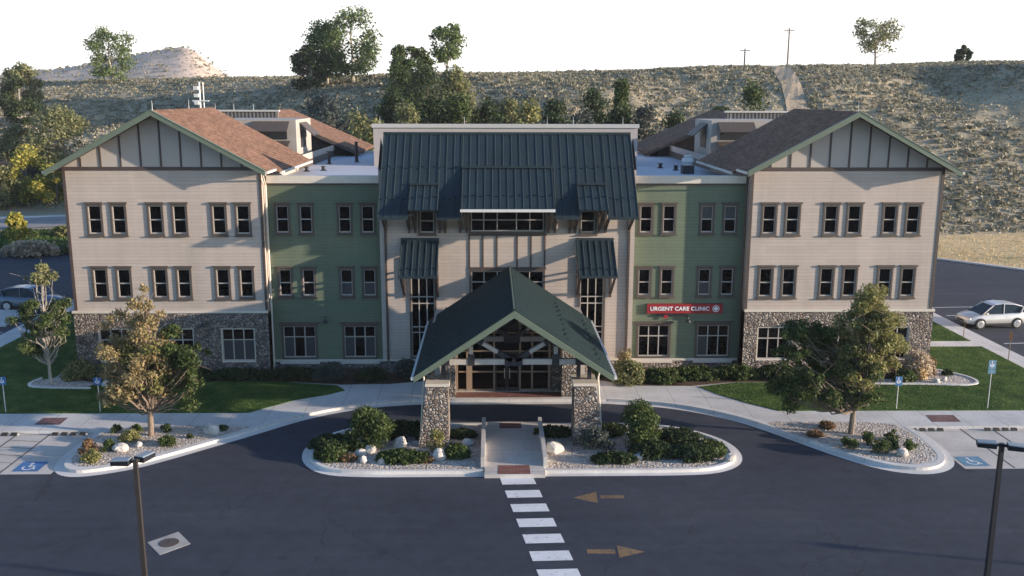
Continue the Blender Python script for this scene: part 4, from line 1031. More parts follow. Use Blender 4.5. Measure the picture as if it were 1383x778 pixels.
for yy, nm in ((42.4, 'truss'), (46.6, 'truss'), (50.2, 'truss')):
    t = MB(); st = MB()
    t.bar((-3.2, yy, 4.25), (3.35, yy, 4.25), .2, .26)
    t.bar((-1.75, yy, 5.38), (RX-.08, yy, 4.32), .18, .22, (0, 1, 0)); t.bar((1.95, yy, 5.38), (RX+.08, yy, 4.32), .18, .22, (0, 1, 0))
    t.box(-1.98, -1.80, yy-.09, yy+.09, 4.38, 5.35); t.box(1.98, 2.16, yy-.09, yy+.09, 4.38, 5.35)
    o = t.build('canopy_truss', 'timber', BLD)
    for s, ex in ((-1, -4.3), (1, 4.5)):
        sl_ = (RZ-EZ)/abs((-4.5 if s < 0 else 4.72)-RX); st.bar((ex, yy, RZ-.33-abs(ex-RX)*sl_), (RX, yy, RZ-.33), .2, .24, (0, 1, 0))
    st.box(-.32, .52, yy-.13, yy+.13, 4.06, 4.48); st.box(-2.05, -1.72, yy-.12, yy+.12, 4.08, 4.62); st.box(1.9, 2.24, yy-.12, yy+.12, 4.08, 4.62)
    st.box(-2.0, -1.78, yy-.11, yy+.11, 5.0, 5.4); st.box(1.96, 2.18, yy-.11, yy+.11, 5.0, 5.4)
    for p0, p1 in (((-.65, 4.72), (RX-.08, 4.32)), ((.85, 4.72), (RX+.08, 4.32)), ((-1.85, 5.45), (-1.35, 5.13)), ((2.05, 5.45), (1.55, 5.13))):
        st.bar((p0[0], yy, p0[1]), (p1[0], yy, p1[1]), .24, .26, (0, 1, 0))
    st.box(-3.6, -2.9, yy-.12, yy+.12, 4.1, 4.42); st.box(3.0, 3.75, yy-.12, yy+.12, 4.1, 4.42)
    st.build('steel_connector', 'dark', o)
m = MB()
for x in (-3.5, 3.62): m.box(x-.12, x+.12, 42.0, 53.2, 4.14, 4.4)
m.build('canopy_beam', 'brown', BLD)
for s in (-1, 1):
    for (yb0, yb1, xo, xi, xto, zb) in ((42.15, 43.75, 4.42, 2.96, 3.98, .05), (49.55, 50.55, 3.95 if s > 0 else 3.75, 2.93, 3.9 if s > 0 else 3.7, .1)):
        m = MB(); yt0 = yb0+.12; yt1 = yb1-.12
        m.hexa([(s*xo, yb0, zb), (s*xi, yb0, zb), (s*xi, yb1, zb), (s*xo, yb1, zb)], [(s*xto, yt0, 3.08), (s*(xi+.02), yt0, 3.08), (s*(xi+.02), yt1, 3.08), (s*xto, yt1, 3.08)])
        p = m.build('stone_pier', 'stone', BLD); m = MB(); m.box(*sx(s, xi-.05, xto+.07), yt0-.07, yt1+.07, 3.08, 3.22); m.build('pier_cap', 'cream', p)
        m = MB()
        for x in (xi+.25, xto-.25): m.box(*sx(s, x-.09, x+.09), (yb0+yb1)/2-.1, (yb0+yb1)/2+.1, 3.22, 4.16)
        m.build('pier_post', 'dark', p)
    m = MB(); m.tube([(s*4.25, 42.9, 3.75), (s*4.15, 42.9, 3.3), (s*4.35, 42.6, .2)], .045, 8); m.build('downspout', 'cream', BLD)
# vestibule and glazed entrance
m = MB(); m.box(-4.2, -2.95, 50.7, YC-.002, .1, 4.15); m.build('vestibule_wall', 'tan_smooth', BLD); m = MB(); m.box(2.95, 4.3, 50.7, YC-.002, .1, 4.15); m.build('vestibule_wall', 'tan_smooth', BLD)
m = MB(); m.box(2.42, 2.95, 50.62, 50.9, .15, 4.6); m.build('stone_panel', 'stone', BLD)
m = MB(); m.add([(-2.95, 50.82, .15), (2.42, 50.82, .15), (2.42, 50.82, 4.5), (-2.95, 50.82, 4.5)], [(0,1,2,3)]); m.prism_y([(-2.9, 4.5), (3.05, 4.5), (RX, RZ-.42)], 50.82, 50.9)
ev = m.build('entrance_glazing', 'glass', BLD)
m = MB()
for x, w in ((-2.9, .06), (-2.2, .16), (-.8, .05), (.65, .05), (1.33, .045), (2.3, .07)): m.box(x-w, x+w, 50.68, 50.80, .15, min(5.5, RZ-.5-.68*abs(x-RX)))
for z in (.2, 1.25, 2.45, 3.5, 4.4, 5.3): xw = min(2.9, (RZ-.5-z)/.68); m.box(max(-2.95, RX-xw), min(2.42, RX+xw), 50.70, 50.79, z-.035, z+.035)
m.build('mullion', 'door_frame', ev)
for x0, x1 in ((-.74, -.09), (-.06, .6)):
    m = MB(); y0, y1 = 50.62, 50.68
    m.box(x0, x0+.07, y0, y1, .17, 2.4); m.box(x1-.07, x1, y0, y1, .17, 2.4); m.box(x0+.07, x1-.07, y0, y1, 2.3, 2.4); m.box(x0+.07, x1-.07, y0, y1, .17, .37); d = m.build('entrance_door', 'dark', BLD)
    m = MB(); hx = x1-.13 if x0 < -.5 else x0+.13; m.tube([(hx, y0-.06, .9), (hx, y0-.06, 1.5)], .018, 6); m.box(hx-.012, hx+.012, y0-.06, y0, .95, .98); m.box(hx-.012, hx+.012, y0-.06, y0, 1.42, 1.45); m.build('door_handle', 'steelwhite', d)

# ---- rooftop bits
for x, y, h, r_ in ((-13.4, 63.9, .25, .12), (-13.06, 70.8, .9, .11), (-11.3, 72.8, 1.5, .12), (-12.4, 64.6, .25, .12), (-9.2, 71, .3, .1), (11.1, 67.1, .3, .13), (11.8, 65.0, .3, .13), (12.9, 65.2, .3, .13)):
    m = MB(); m.tube([(x, y, 11.38), (x, y, 11.4+h)], r_, 10); m.tube([(x, y, 11.4+h), (x, y, 11.4+h+.06)], [r_*1.4, r_*1.4], 10); m.tube([(x, y, 11.39), (x, y, 11.48)], [r_*2.2, r_*1.2], 10); m.build('roof_vent', 'dark', BLD)
m = MB(); x, y = 12.05, 62.3; m.box(x-.38, x+.38, y-.38, y+.38, 11.4, 11.95); rv = m.build('exhaust_fan', 'dark', BLD)
m = MB(); m.tube([(x, y, 11.95), (x, y, 12.15), (x, y, 12.2), (x, y, 12.42), (x, y, 12.46), (x, y, 12.6)], [.30, .34, .42, .36, .22, .28], 14); m.build('fan_cowl', 'steelwhite', rv)
m = MB(); m.tube([(-20.9, 66, 12.5), (-20.9, 66, 17.3)], .06, 8)
m.tube([(-20.65, 66, 12.5), (-20.65, 66, 17.3)], .04, 6); an = m.build('roof_antenna', 'steelwhite', BLD)
m = MB()
for z in (15.9, 16.4, 16.9): m.box(-21.25, -20.95, 65.8, 65.95, z-.12, z+.12)
m.box(-21.4, -20.3, 65.9, 66.05, 16.0, 16.08); m.build('antenna_panel', 'steelwhite', an)
for x, y, z in ((-9.0, 69, 14.4), (-2.9, 69, 14.4), (3.1, 69, 14.4), (5.0, 69, 14.4), (8.6, 69, 14.4), (-19.78, 53.5, 15.6), (19.78, 53.5, 15.6), (-23.5, 78.5, 15.2), (-22, 78.5, 15.2), (-20.4, 78.5, 15.2), (16.2, 68, 14.7), (-19.8, 60, 15.6)):
    m = MB(); m.tube([(x, y, z), (x, y, z+.55)], [.022, .008], 5); m.build('lightning_rod', 'steelwhite', BLD)

# ---- sign
sg = empty('clinic_sign', (10.72, 55.1, 3.88), 'red URGENT CARE CLINIC sign on the green siding right of the entrance', 'sign')
m = MB(); m.box(8.44, 13.0, 54.97, 55.09, 3.60, 4.18); m.build('board', 'red', sg)
m = MB()
for a in ((8.44, 13.0, 3.60, 3.63), (8.44, 13.0, 4.15, 4.18), (8.44, 8.47, 3.63, 4.15), (12.97, 13.0, 3.63, 4.15)): m.box(a[0], a[1], 54.95, 54.969, a[2], a[3])
m.build('board_edge', 'red', sg)
m = MB(); m.box(9.0, 10.9, 54.98, 55.09, 3.42, 3.52); m.build('wiring_box', 'dark', sg)
m = MB(); m.box(9.45, 9.7, 54.95, 54.979, 3.28, 3.5); m.build('tag_panel', 'red', sg)
cu = bpy.data.curves.new('letters', 'FONT'); cu.body = 'URGENT CARE CLINIC'; cu.size = 0.44; cu.align_x = 'LEFT'; cu.align_y = 'CENTER'; cu.extrude = 0.012; cu.offset = 0.012; cu.space_character = 1.02
tmp = bpy.data.objects.new('tmp_letters', cu); COL.objects.link(tmp); bpy.context.view_layer.update()
me = bpy.data.meshes.new_from_object(tmp.evaluated_get(bpy.context.evaluated_depsgraph_get())); bpy.data.objects.remove(tmp)
xs = [v.co.x for v in me.vertices]; ys_ = [v.co.y for v in me.vertices]; w0 = max(xs)-min(xs); h0 = max(ys_)-min(ys_)
tw, th = 3.58, 0.25; mx0, my0 = min(xs), min(ys_)
vs = [((v.co.x-mx0)/w0*tw+8.62, 54.955-v.co.z*.6, (v.co.y-my0)/h0*th+3.765) for v in me.vertices]; fs = [tuple(p.vertices) for p in me.polygons]
m = MB(); m.add(vs, fs)
# serifs: small feet under and over the upright strokes are left to the bold weight; emblem: white ring with a cross star
ex, ez = 12.60, 3.88
n_ = 20
for i in range(n_):
    t0, t1 = 2*math.pi*i/n_, 2*math.pi*(i+1)/n_
    m.add([(ex+r1*math.cos(t), 54.955, ez+r1*math.sin(t)) for r1, t in ((.17, t0), (.21, t0), (.21, t1), (.17, t1))], [(0,1,2,3)])
for a in (0, math.pi/2, math.pi/4, -math.pi/4):
    l_ = .14 if a in (0, math.pi/2) else .10; c_, s_ = math.cos(a), math.sin(a); w_ = .05
    off = 54.955-.001*(a+2)
    m.add([(ex+u*c_-v*s_, off, ez+u*s_+v*c_) for u, v in ((-l_, -w_), (l_, -w_), (l_, w_), (-l_, w_))], [(0,1,2,3)])
m.build('lettering', 'signwhite', sg, fixn=False)

# ================================================================== THINGS
# --- cars
def car(x, y, z, heading, paint, label):
    """five door crossover, nose along +u; heading = angle of the nose in the plan"""
    root = empty('parked_car', (x, y, z), label, 'car')
    ca, sa = math.cos(heading), math.sin(heading)
    def W(u, v, w): return (x+u*ca-v*sa, y+u*sa+v*ca, z+(w if w < .75 else .75+(w-.75)*1.14))
    # stations along the length: u, sill z, belt z, half width
    st = [(-2.36, .52, .88, .70), (-2.31, .42, 1.04, .84), (-2.10, .36, 1.12, .91), (-1.4, .32, 1.09, .93), (-.5, .30, 1.04, .94), (.5, .30, 1.02, .94), (1.1, .30, 1.02, .93), (1.5, .31, .99, .92), (1.95, .33, .91, .88), (2.22, .37, .80, .80), (2.38, .46, .66, .66)]
    mb = MB(); ring = []
    for u, zs, zb, hw in st:
        mid = (zs+zb)/2
        ring.append([(u, -hw*.90, zs), (u, -hw, zs+.12), (u, -hw*1.0, mid), (u, -hw*.965, zb-.06), (u, -hw*.88, zb), (u, 0, zb+.035), (u, hw*.88, zb), (u, hw*.965, zb-.06), (u, hw, mid), (u, hw, zs+.12), (u, hw*.90, zs), (u, 0, zs-.02)])
    n = 12; mb.add([W(*p) for r_ in ring for p in r_], [(i*n+k, i*n+(k+1) % n, (i+1)*n+(k+1) % n, (i+1)*n+k) for i in range(len(st)-1) for k in range(n)]+[tuple(range(n)), tuple((len(st)-1)*n+k for k in range(n))])
    body = mb.build('body', paint, root, smooth=True)
    # cabin glass
    rf = [(-2.26, 1.1, .76, 1.12), (-1.95, 1.08, .80, 1.44), (-1.3, 1.04, .82, 1.58), (-.4, 1.02, .82, 1.63), (.2, 1.0, .82, 1.58), (1.38, 1.0, .80, 1.03)]
    mb = MB(); vs = []
    for u, zb, hw, zt in rf:
        k = (zt-zb)/.65; vs += [W(u, -hw, zb-.03), W(u, -hw+.17*k, zt), W(u, hw-.17*k, zt), W(u, hw, zb-.03)]
    fs = []
    for i in range(len(rf)-1):
        for k in range(3): fs.append((i*4+k, i*4+k+1, (i+1)*4+k+1, (i+1)*4+k))
    mb.add(vs, fs+[(0,1,2,3), tuple(len(rf)*4-4+k for k in range(4))]); mb.build('glasshouse', 'carglass', root)
    mb = MB(); ro = [(-2.12, 1.33, .60), (-1.9, 1.49, .64), (-1.3, 1.62, .66), (-.4, 1.665, .66), (.18, 1.62, .655), (.40, 1.53, .66)]
    vs = []
    for u, zt, hw in ro: vs += [W(u, -hw, zt-.07), W(u, -hw*.93, zt), W(u, hw*.93, zt), W(u, hw, zt-.07)]
    mb.add(vs, [(i*4+k, i*4+k+1, (i+1)*4+k+1, (i+1)*4+k) for i in range(len(ro)-1) for k in range(3)]); mb.build('roof', paint, root)
    mb = MB()
    for v in (-1, 1):
        mb.bar(W(.36, v*.67, 1.55), W(1.22, v*.80, 1.0), .07, .06); mb.bar(W(-.45, v*.66, 1.66), W(-.38, v*.825, 1.0), .09, .04, (ca, sa, 0)); mb.bar(W(-1.9, v*.655, 1.42), W(-1.62, v*.825, 1.05), .40, .05, (ca, sa, 0)); mb.bar(W(-2.08, v*.60, 1.34), W(-2.26, v*.76, 1.02), .22, .2)
    mb.build('pillars', paint, root)
    for v in (-1, 1):
        for u in (-1.42, 1.40):
            c = W(u, v*.80, .36); ax = Vector((-sa, ca, 0))*v
            mb = MB(); p = Vector(c); mb.tube([p-ax*.02, p+ax*.02, p+ax*.15, p+ax*.18], [.345, .385, .385, .345], 24); wh = mb.build('wheel', 'tyre', root)
            mb = MB(); mb.tube([p+ax*.181, p+ax*.187], [.265, .25], 20)
            for q in range(5):
                t = q*2*math.pi/5; e = Vector((ca, sa, 0))*math.cos(t)*.2+Vector((0, 0, 1))*math.sin(t)*.2; mb.bar(p+ax*.195, p+ax*.195+e, .05, .02, ax)
            mb.build('rim', 'rim', wh)
            mb = MB(); arch = [(u+.44*math.cos(t), .36+.44*math.sin(t)) for t in [math.pi*k/12 for k in range(13)]]
            mb.add([W(a, v*.946, b) for a, b in arch], [tuple(range(13))]); mb.build('wheel_arch', 'rubber', root, fixn=False)
    for v in (-1, 1):
        mb = MB(); mb.bar(W(2.12, v*.60, .72), W(2.02, v*.80, .75), .30, .14); mb.build('headlight', 'lampglass', root)
    mb = MB(); mb.bar(W(2.395, -.42, .56), W(2.395, .42, .56), .03, .14); mb.bar(W(2.37, -.55, .36), W(2.37, .55, .36), .06, .10); mb.build('grille', 'dark', root)
    for v in (-1, 1):
        mb = MB(); mb.bar(W(-2.27, v*.74, .92), W(-2.18, v*.84, .92), .1, .26); mb.build('tail_light', 'taillamp', root)
        mb = MB(); mb.bar(W(.98, v*.90, 1.08), W(.98, v*1.06, 1.10), .14, .13); mb.build('wing_mirror', paint, root)
    mb = MB()
    for v in (-1, 1): mb.bar(W(-1.0, v*.94, .34), W(.98, v*.94, .34), .05, .14)
    mb.build('sill_trim', 'rubber', root)
    mb = MB()
    for v in (-1, 1):
        for u in (-.42, .62): mb.bar(W(u-.3, v*.945, .86), W(u-.14, v*.945, .86), .02, .03)
    mb.build('door_handle', paint, root)
    return root
car(35.6, 66.1, 0, math.pi+.09, 'silver', 'silver crossover car parked on the right side lot beside the long pavement')
car(-37.0, 72.5, 0, -.06, 'slate', 'dark slate blue car parked in the shaded left lot behind the small tree')

# --- parking lot lamps
def lot_lamp(x, y, h, mat, heads, label, tilt=0, boxmat=None):
    root = empty('parking_lamp', (x, y, 0), label, 'lamp', 'parking lot lamps')
    m = MB(); m.tube([(x, y, 0), (x, y, .5)], [.26, .24], 16); m.build('footing', 'wallc', root)
    m = MB(); m.hexa([(x-.072, y-.072, .5), (x+.072, y-.072, .5), (x+.072, y+.072, .5), (x-.072, y+.072, .5)], [(x-.052, y-.052, h), (x+.052, y-.052, h), (x+.052, y+.052, h), (x-.052, y+.052, h)])
    m.box(x-.17, x+.17, y-.17, y+.17, .5, .53); m.build('pole', mat, root)
    for (dx, dy) in heads:
        d = Vector((dx, dy, 0)).normalized(); a = Vector((x, y, h-.06)); p = a+d*.14; q = a+d*.62
        m = MB(); m.bar(a, p+d*.03, .07, .07); n_ = Vector((-d.y, d.x, 0)); w1, w2 = .17, .145
        m.hexa([p-n_*w2+Vector((0,0,-.085)), p+n_*w2+Vector((0,0,-.085)), q+n_*w2+Vector((0,0,-.085)), q-n_*w2+Vector((0,0,-.085))], [p-n_*w1+Vector((0,0,.06)), p+n_*w1+Vector((0,0,.06)), q+n_*w1+Vector((0,0,.04)), q-n_*w1+Vector((0,0,.04))])
        hd = m.build('lamp_head', boxmat or mat, root)
        m = MB(); m.hexa([p-n_*(w1-.02)+Vector((0,0,.062)), p+n_*(w1-.02)+Vector((0,0,.062)), q+n_*(w1-.02)+Vector((0,0,.042)), q-n_*(w1-.02)+Vector((0,0,.042))], [p-n_*(w1-.05)+Vector((0,0,.085)), p+n_*(w1-.05)+Vector((0,0,.085)), q+n_*(w1-.05)+Vector((0,0,.065)), q-n_*(w1-.05)+Vector((0,0,.065))])
        m.build('lamp_top', 'lampgrey', hd)
    return root
lot_lamp(-10.5, 24.0, 6.87, 'pole_brown', [(-1, .05), (.35, 1)], 'slim brown parking lamp with small square heads in the left foreground', boxmat='pole_dark')
lot_lamp(13.05, 24.0, 7.2, 'pole_dark', [(-1, .35), (1, -.35)], 'black twin headed parking lamp cut off by the right foreground edge')
lot_lamp(46.0, 24.3, 6.1, 'pole_dark', [(-1, .3), (1, -.3)], 'black twin headed parking lamp far out on the right of the car park')

# --- accessible parking signs
def park_sign(x, y, h, label, pw=.36, ph=.5, mat='blue_paint', two=True, emblem=True, face=-1):
    root = empty('parking_sign', (x, y, .15), label, 'sign', 'accessible parking signs on thin posts')
    m = MB(); m.tube([(x, y, .1), (x, y, h)], .022, 8); m.build('post', 'steelwhite', root)
    m = MB(); m.box(x-pw/2, x+pw/2, y-.035, y-.023, h-ph, h); pl = m.build('plate', mat, root)
    if emblem:
        m = MB(); zc_ = h-ph*.45; 
        ring = [R(150+i/10*235) for i in range(11)]
        for i in range(10):
            a, b = ring[i], ring[i+1]; q = .11
            m.add([(x+q*math.cos(a)*.62-.01, y-.0375, zc_-.04+q*math.sin(a)*.62), (x+q*math.cos(b)*.62-.01, y-.0375, zc_-.04+q*math.sin(b)*.62), (x+q*math.cos(b)-.01, y-.0375, zc_-.04+q*math.sin(b)), (x+q*math.cos(a)-.01, y-.0375, zc_-.04+q*math.sin(a))], [(0,1,2,3)])
        m.box(x-.035, x-.005, y-.039, y-.0355, zc_-.03, zc_+.10); m.box(x-.03, x+.07, y-.0395, y-.0356, zc_-.05, zc_-.02); m.box(x+.05, x+.08, y-.040, y-.0357, zc_-.13, zc_-.03)
        m.tube([(x-.02, y-.0375, zc_+.14), (x-.02, y-.0385, zc_+.14)], .03, 10); m.build('wheelchair_symbol', 'signwhite', pl)
    if two: m = MB(); m.box(x-pw/2, x+pw/2, y-.035, y-.023, h-ph-.24, h-ph-.03); m.build('lower_plate', mat, root)
    return root
park_sign(-26.35, 47.3, 2.1, 'blue accessible parking sign at the far left edge of the shaded left lawn', .40, .42, two=False)
park_sign(-21.45, 47.3, 2.05, 'blue accessible parking sign on the shaded left lawn beside the broad drying tree', .40, .40, two=False)
park_sign(20.55, 47.1, 2.0, 'blue accessible parking sign just right of the yellow green tree on the right lawn', two=False)
park_sign(25.5, 47.2, 2.85, 'tall blue accessible parking sign with two plates on the sunny right lawn', .40, .5, mat='fadedblue')
def plain_sign(x, y, h, label, w, ph, mat, rot):
    root = empty('lot_sign', (x, y, .15), label, 'sign'); m = MB(); m.tube([(x, y, .1), (x, y, h)], .03, 8); m.build('post', 'wood', root)
    c_, s_ = math.cos(rot), math.sin(rot); m = MB(); m.bar((x-c_*w/2, y-s_*w/2-.03, h-ph/2), (x+c_*w/2, y+s_*w/2-.03, h-ph/2), .02, ph); m.build('plate', mat, root)
plain_sign(31.75, 56.6, 1.95, 'brown backed sign on a post at the edge of the right pavement', .75, .5, 'brownplate', 1.3)
plain_sign(31.5, 61.9, 1.2, 'short thin sign post beside the pavement near the silver car', .2, .25, 'taupe', 1.4)

# --- wheel stops
for x, lb in ((-21.75, 'black rubber wheel stop in the left bay nearest the tree island'), (-25.1, 'black rubber wheel stop in the left bay at the left edge of the photo'), (20.95, 'black rubber wheel stop in the right bay nearest the tree island'), (24.7, 'black rubber wheel stop in the right bay above the black twin lamp')):
    r_ = empty('wheel_stop', (x, 44.3, .005), lb, 'wheel stop', 'rubber wheel stops in the parking bays')
    for k in range(4):
        a = x-.86+k*.45; m = MB(); m.hexa([(a, 44.22, .01), (a+.32, 44.22, .01), (a+.32, 44.40, .01), (a, 44.40, .01)], [(a+.03, 44.26, .14), (a+.29, 44.26, .14), (a+.29, 44.36, .14), (a+.03, 44.36, .14)]); m.build('rubber_block', 'rubber', r_)
    m = MB(); m.box(x-.9, x+.86, 44.27, 44.35, .012, .08); m.build('strip', 'cream' if x > 24 else 'wallc', r_)

# --- drain cover in a concrete collar
mr = empty('manhole', (-13.02, 32.8, 0), 'round iron manhole cover set in a diamond turned concrete collar', 'manhole')
def collar():
    m = MB(); c = [(-13.85, 32.85), (-12.98, 33.72), (-12.2, 32.72), (-13.05, 31.86)]; m.prism(c, -.02, .010); m.build('collar', 'collar', mr)
    m = MB(); m.tube([(-13.02, 32.8, 0), (-13.02, 32.8, .022)], .36, 28); q = m.build('cover', 'iron', mr)
    m = MB()
    for i in range(-3, 4):
        w = math.sqrt(max(0, .33**2-(i*.09)**2)); m.box(-13.02-w, -13.02+w, 32.8+i*.09-.015, 32.8+i*.09+.015, .0225, .03)
    m.tube([(-13.02, 32.8, .0226), (-13.02, 32.8, .028)], .07, 10); m.build('cover_ribs', 'iron', q)
collar()

# --- boulders
rg = np.random.default_rng(21)
for x, y, w, h, lb in (
    (-18.25, 41.75, .85, .48, 'pale boulder between shrubs on the left tree island'), (-14.75, 44.15, .9, .55, 'pale boulder near the sharp end of the left tree island'),
    (-17.6, 42.3, .38, .3, 'small grey rock beside the lamp head on the left tree island'), (18.1, 40.65, .75, .45, 'pale boulder among round shrubs on the right tree island'),
    (-7.0, 41.2, .62, .4, 'pale rounded boulder left of centre in the left planter'), (-6.6, 41.6, .6, .42, 'pale boulder just behind its neighbour in the left planter'),
    (-6.75, 40.3, .40, .4, 'white rock at the kerb edge of the left planter'), (-5.9, 40.25, .45, .3, 'grey blue rock at the kerb edge of the left planter'),
    (-5.3, 42.3, .8, .6, 'large white boulder between bush and pier in the left planter'), (-3.35, 40.7, .8, .6, 'blocky pale boulder in front of the left stone pier'),
    (-2.1, 42.4, .75, .4, 'flat pale boulder beside the walkway in the left planter'), (1.98, 41.55, 1.05, .6, 'big smooth boulder beside the walkway in the right planter'),
    (5.85, 40.7, .8, .35, 'pointed white rock in front of the upright bush in the right planter'), (9.05, 42.3, .85, .4, 'white flat rock behind the low shrubs in the right planter'),
    (9.95, 40.2, .5, .55, 'white rock on the rounded end of the right planter'), (7.75, 52.6, .75, .7, 'white boulder in the bed beside the round bush right of the entrance'),
    (24.9, 51.75, .5, .35, 'grey boulder on the gravel tongue at the right wing corner'), (25.5, 52.1, .4, .3, 'small pale boulder on the gravel tongue at the right wing corner'),
    (-22.9, 51.7, .6, .45, 'pale boulder at the bed edge in front of the left wing')):
    z = .1 if -10 < x < 11 and y < 46 else .17
    boulder(lb, x, y, z, w*.86, h*.8, rg)

# --- shrubs on the tree islands
for i, (x, y, w, h, mt_, lb) in enumerate((
    (-19.45, 44.3, .62, .45, 'lf_green', 'small dark round shrub furthest left on the left tree island'), (-18.45, 44.3, .65, .42, 'lf_green', 'small dark round shrub second from left along the pavement of the left island'),
    (-17.0, 44.35, .65, .45, 'lf_dark', 'small dark shrub right beside the trunk on the left tree island'), (-18.3, 43.0, 1.15, .6, 'lf_ygreen', 'wide yellow green shrub in the middle of the left tree island'),
    (-19.6, 41.65, 1.1, .7, 'lf_rust', 'rust tinged shrub on the left tree island'), (-18.75, 41.9, .9, .6, 'lf_green', 'green shrub behind the pale boulder on the left tree island'),
    (-19.1, 40.55, 1.05, .55, 'lf_ygreen', 'olive brown shrub at the rounded kerb of the left tree island'), (-16.35, 42.45, .95, .5, 'lf_green', 'flat green shrub right of the trunk on the left tree island'),
    (-15.55, 43.4, .35, .25, 'lf_dark', 'tiny dark shrub near the pointed end of the left island'), (-14.3, 44.55, .6, .25, 'lf_dark', 'low dark shrub behind the boulder at the tip of the left island'),
    (15.95, 41.6, .95, .62, 'lf_green', 'round clipped shrub leftmost on the right tree island'), (17.05, 42.2, 1.0, .65, 'lf_green', 'round clipped shrub in front of the trunk on the right tree island'),
    (17.15, 40.75, 1.25, .75, 'lf_green', 'largest round shrub at the kerb of the right tree island'), (17.95, 41.7, .9, .55, 'lf_green', 'round shrub behind the largest one on the right tree island'),
    (18.45, 42.75, .8, .5, 'lf_green', 'small round shrub nearest the bays on the right tree island'), (18.75, 41.4, .8, .6, 'lf_green', 'round shrub right of the boulder on the right tree island'),
    (14.9, 43.25, .9, .3, 'lf_rust', 'brown withered shrub at the kerb of the right tree island'), (15.9, 44.45, .9, .35, 'lf_rust', 'brown withered shrub behind the other on the right tree island'))):
    bush('shrub', lb, 'shrub', x, y, .16, w, h, mt_, np.random.default_rng(100+i), 900 if w > .8 else 500, .065, 'shrubs on the outer tree islands')

# --- planter planting
def B(*a, **k): return bush(*a, **k)
for i, (x, y, w, h, d, mt_, n, lb) in enumerate((
    (-6.75, 42.3, 2.3, 2.2, 1.8, 'lf_green', 5200, 'tall dense upright bush in the left planter'), (-8.5, 42.0, 2.0, .7, 2.2, 'lf_dark', 3000, 'low dark juniper at the rounded end of the left planter'),
    (-8.3, 40.75, 1.5, .62, 1.1, 'lf_green', 1800, 'low green shrub at the kerb corner of the left planter'), (-7.55, 40.55, .9, .35, .5, 'lf_rust', 500, 'rusty orange ground shrub at the kerb of the left planter'),
    (-5.0, 40.5, 2.4, .6, 1.1, 'lf_green', 2600, 'wide low green shrub along the kerb of the left planter'), (-4.0, 40.4, .8, .3, .5, 'lf_rust', 400, 'rusty ground shrub in front of the left pier'),
    (-5.4, 44.0, 3.4, .65, 2.0, 'lf_dark', 3600, 'dark spreading juniper behind the tall bush in the left planter'), (-2.35, 43.5, 1.3, .5, .8, 'lf_dark', 1200, 'dark low shrub right of the left pier by the low wall'),
    (-2.55, 40.9, 1.1, .75, .9, 'lf_green', 1300, 'round green shrub in front of the low wall in the left planter'), (-3.55, 41.55, .8, 1.3, .5, 'lf_ygreen', 420, 'thin yellow green sapling against the left stone pier'),
    (6.1, 42.2, 1.8, 2.5, 1.6, 'lf_green', 4800, 'tall narrow evergreen bush in the right planter'), (3.95, 41.75, 1.5, 1.3, .8, 'lf_sagey', 900, 'blue grey airy shrub against the right stone pier'),
    (4.6, 40.25, 2.1, .55, .9, 'lf_dark', 2000, 'low dark shrub along the kerb right of the right pier'), (6.6, 41.0, 2.2, .75, 1.4, 'lf_dark', 2800, 'spreading juniper in the middle of the right planter'),
    (8.0, 42.6, 2.4, .75, 1.9, 'lf_dark', 2800, 'spreading juniper at the back of the right planter'), (8.3, 40.7, 2.0, .75, 1.6, 'lf_dark', 2800, 'spreading juniper at the kerb of the right planter'),
    (9.25, 41.2, 1.5, .7, 1.8, 'lf_green', 2200, 'green mounded shrub at the rounded end of the right planter'), (2.1, 43.7, 1.9, .55, 1.0, 'lf_dark', 1900, 'black green low hedge behind the big smooth boulder'),
    (4.8, 43.9, 2.0, .6, 1.4, 'lf_dark', 1900, 'dark low hedge behind the right stone pier'))):
    B('shrub', lb, 'shrub', x, y, .1, w*1.18, h*(.92 if n > 4000 else .9), mt_, np.random.default_rng(200+i), int(n*1.7), .08, 'shrubs in the two centre planters', nbl=22 if n > 2000 else 12, d=d*1.12)

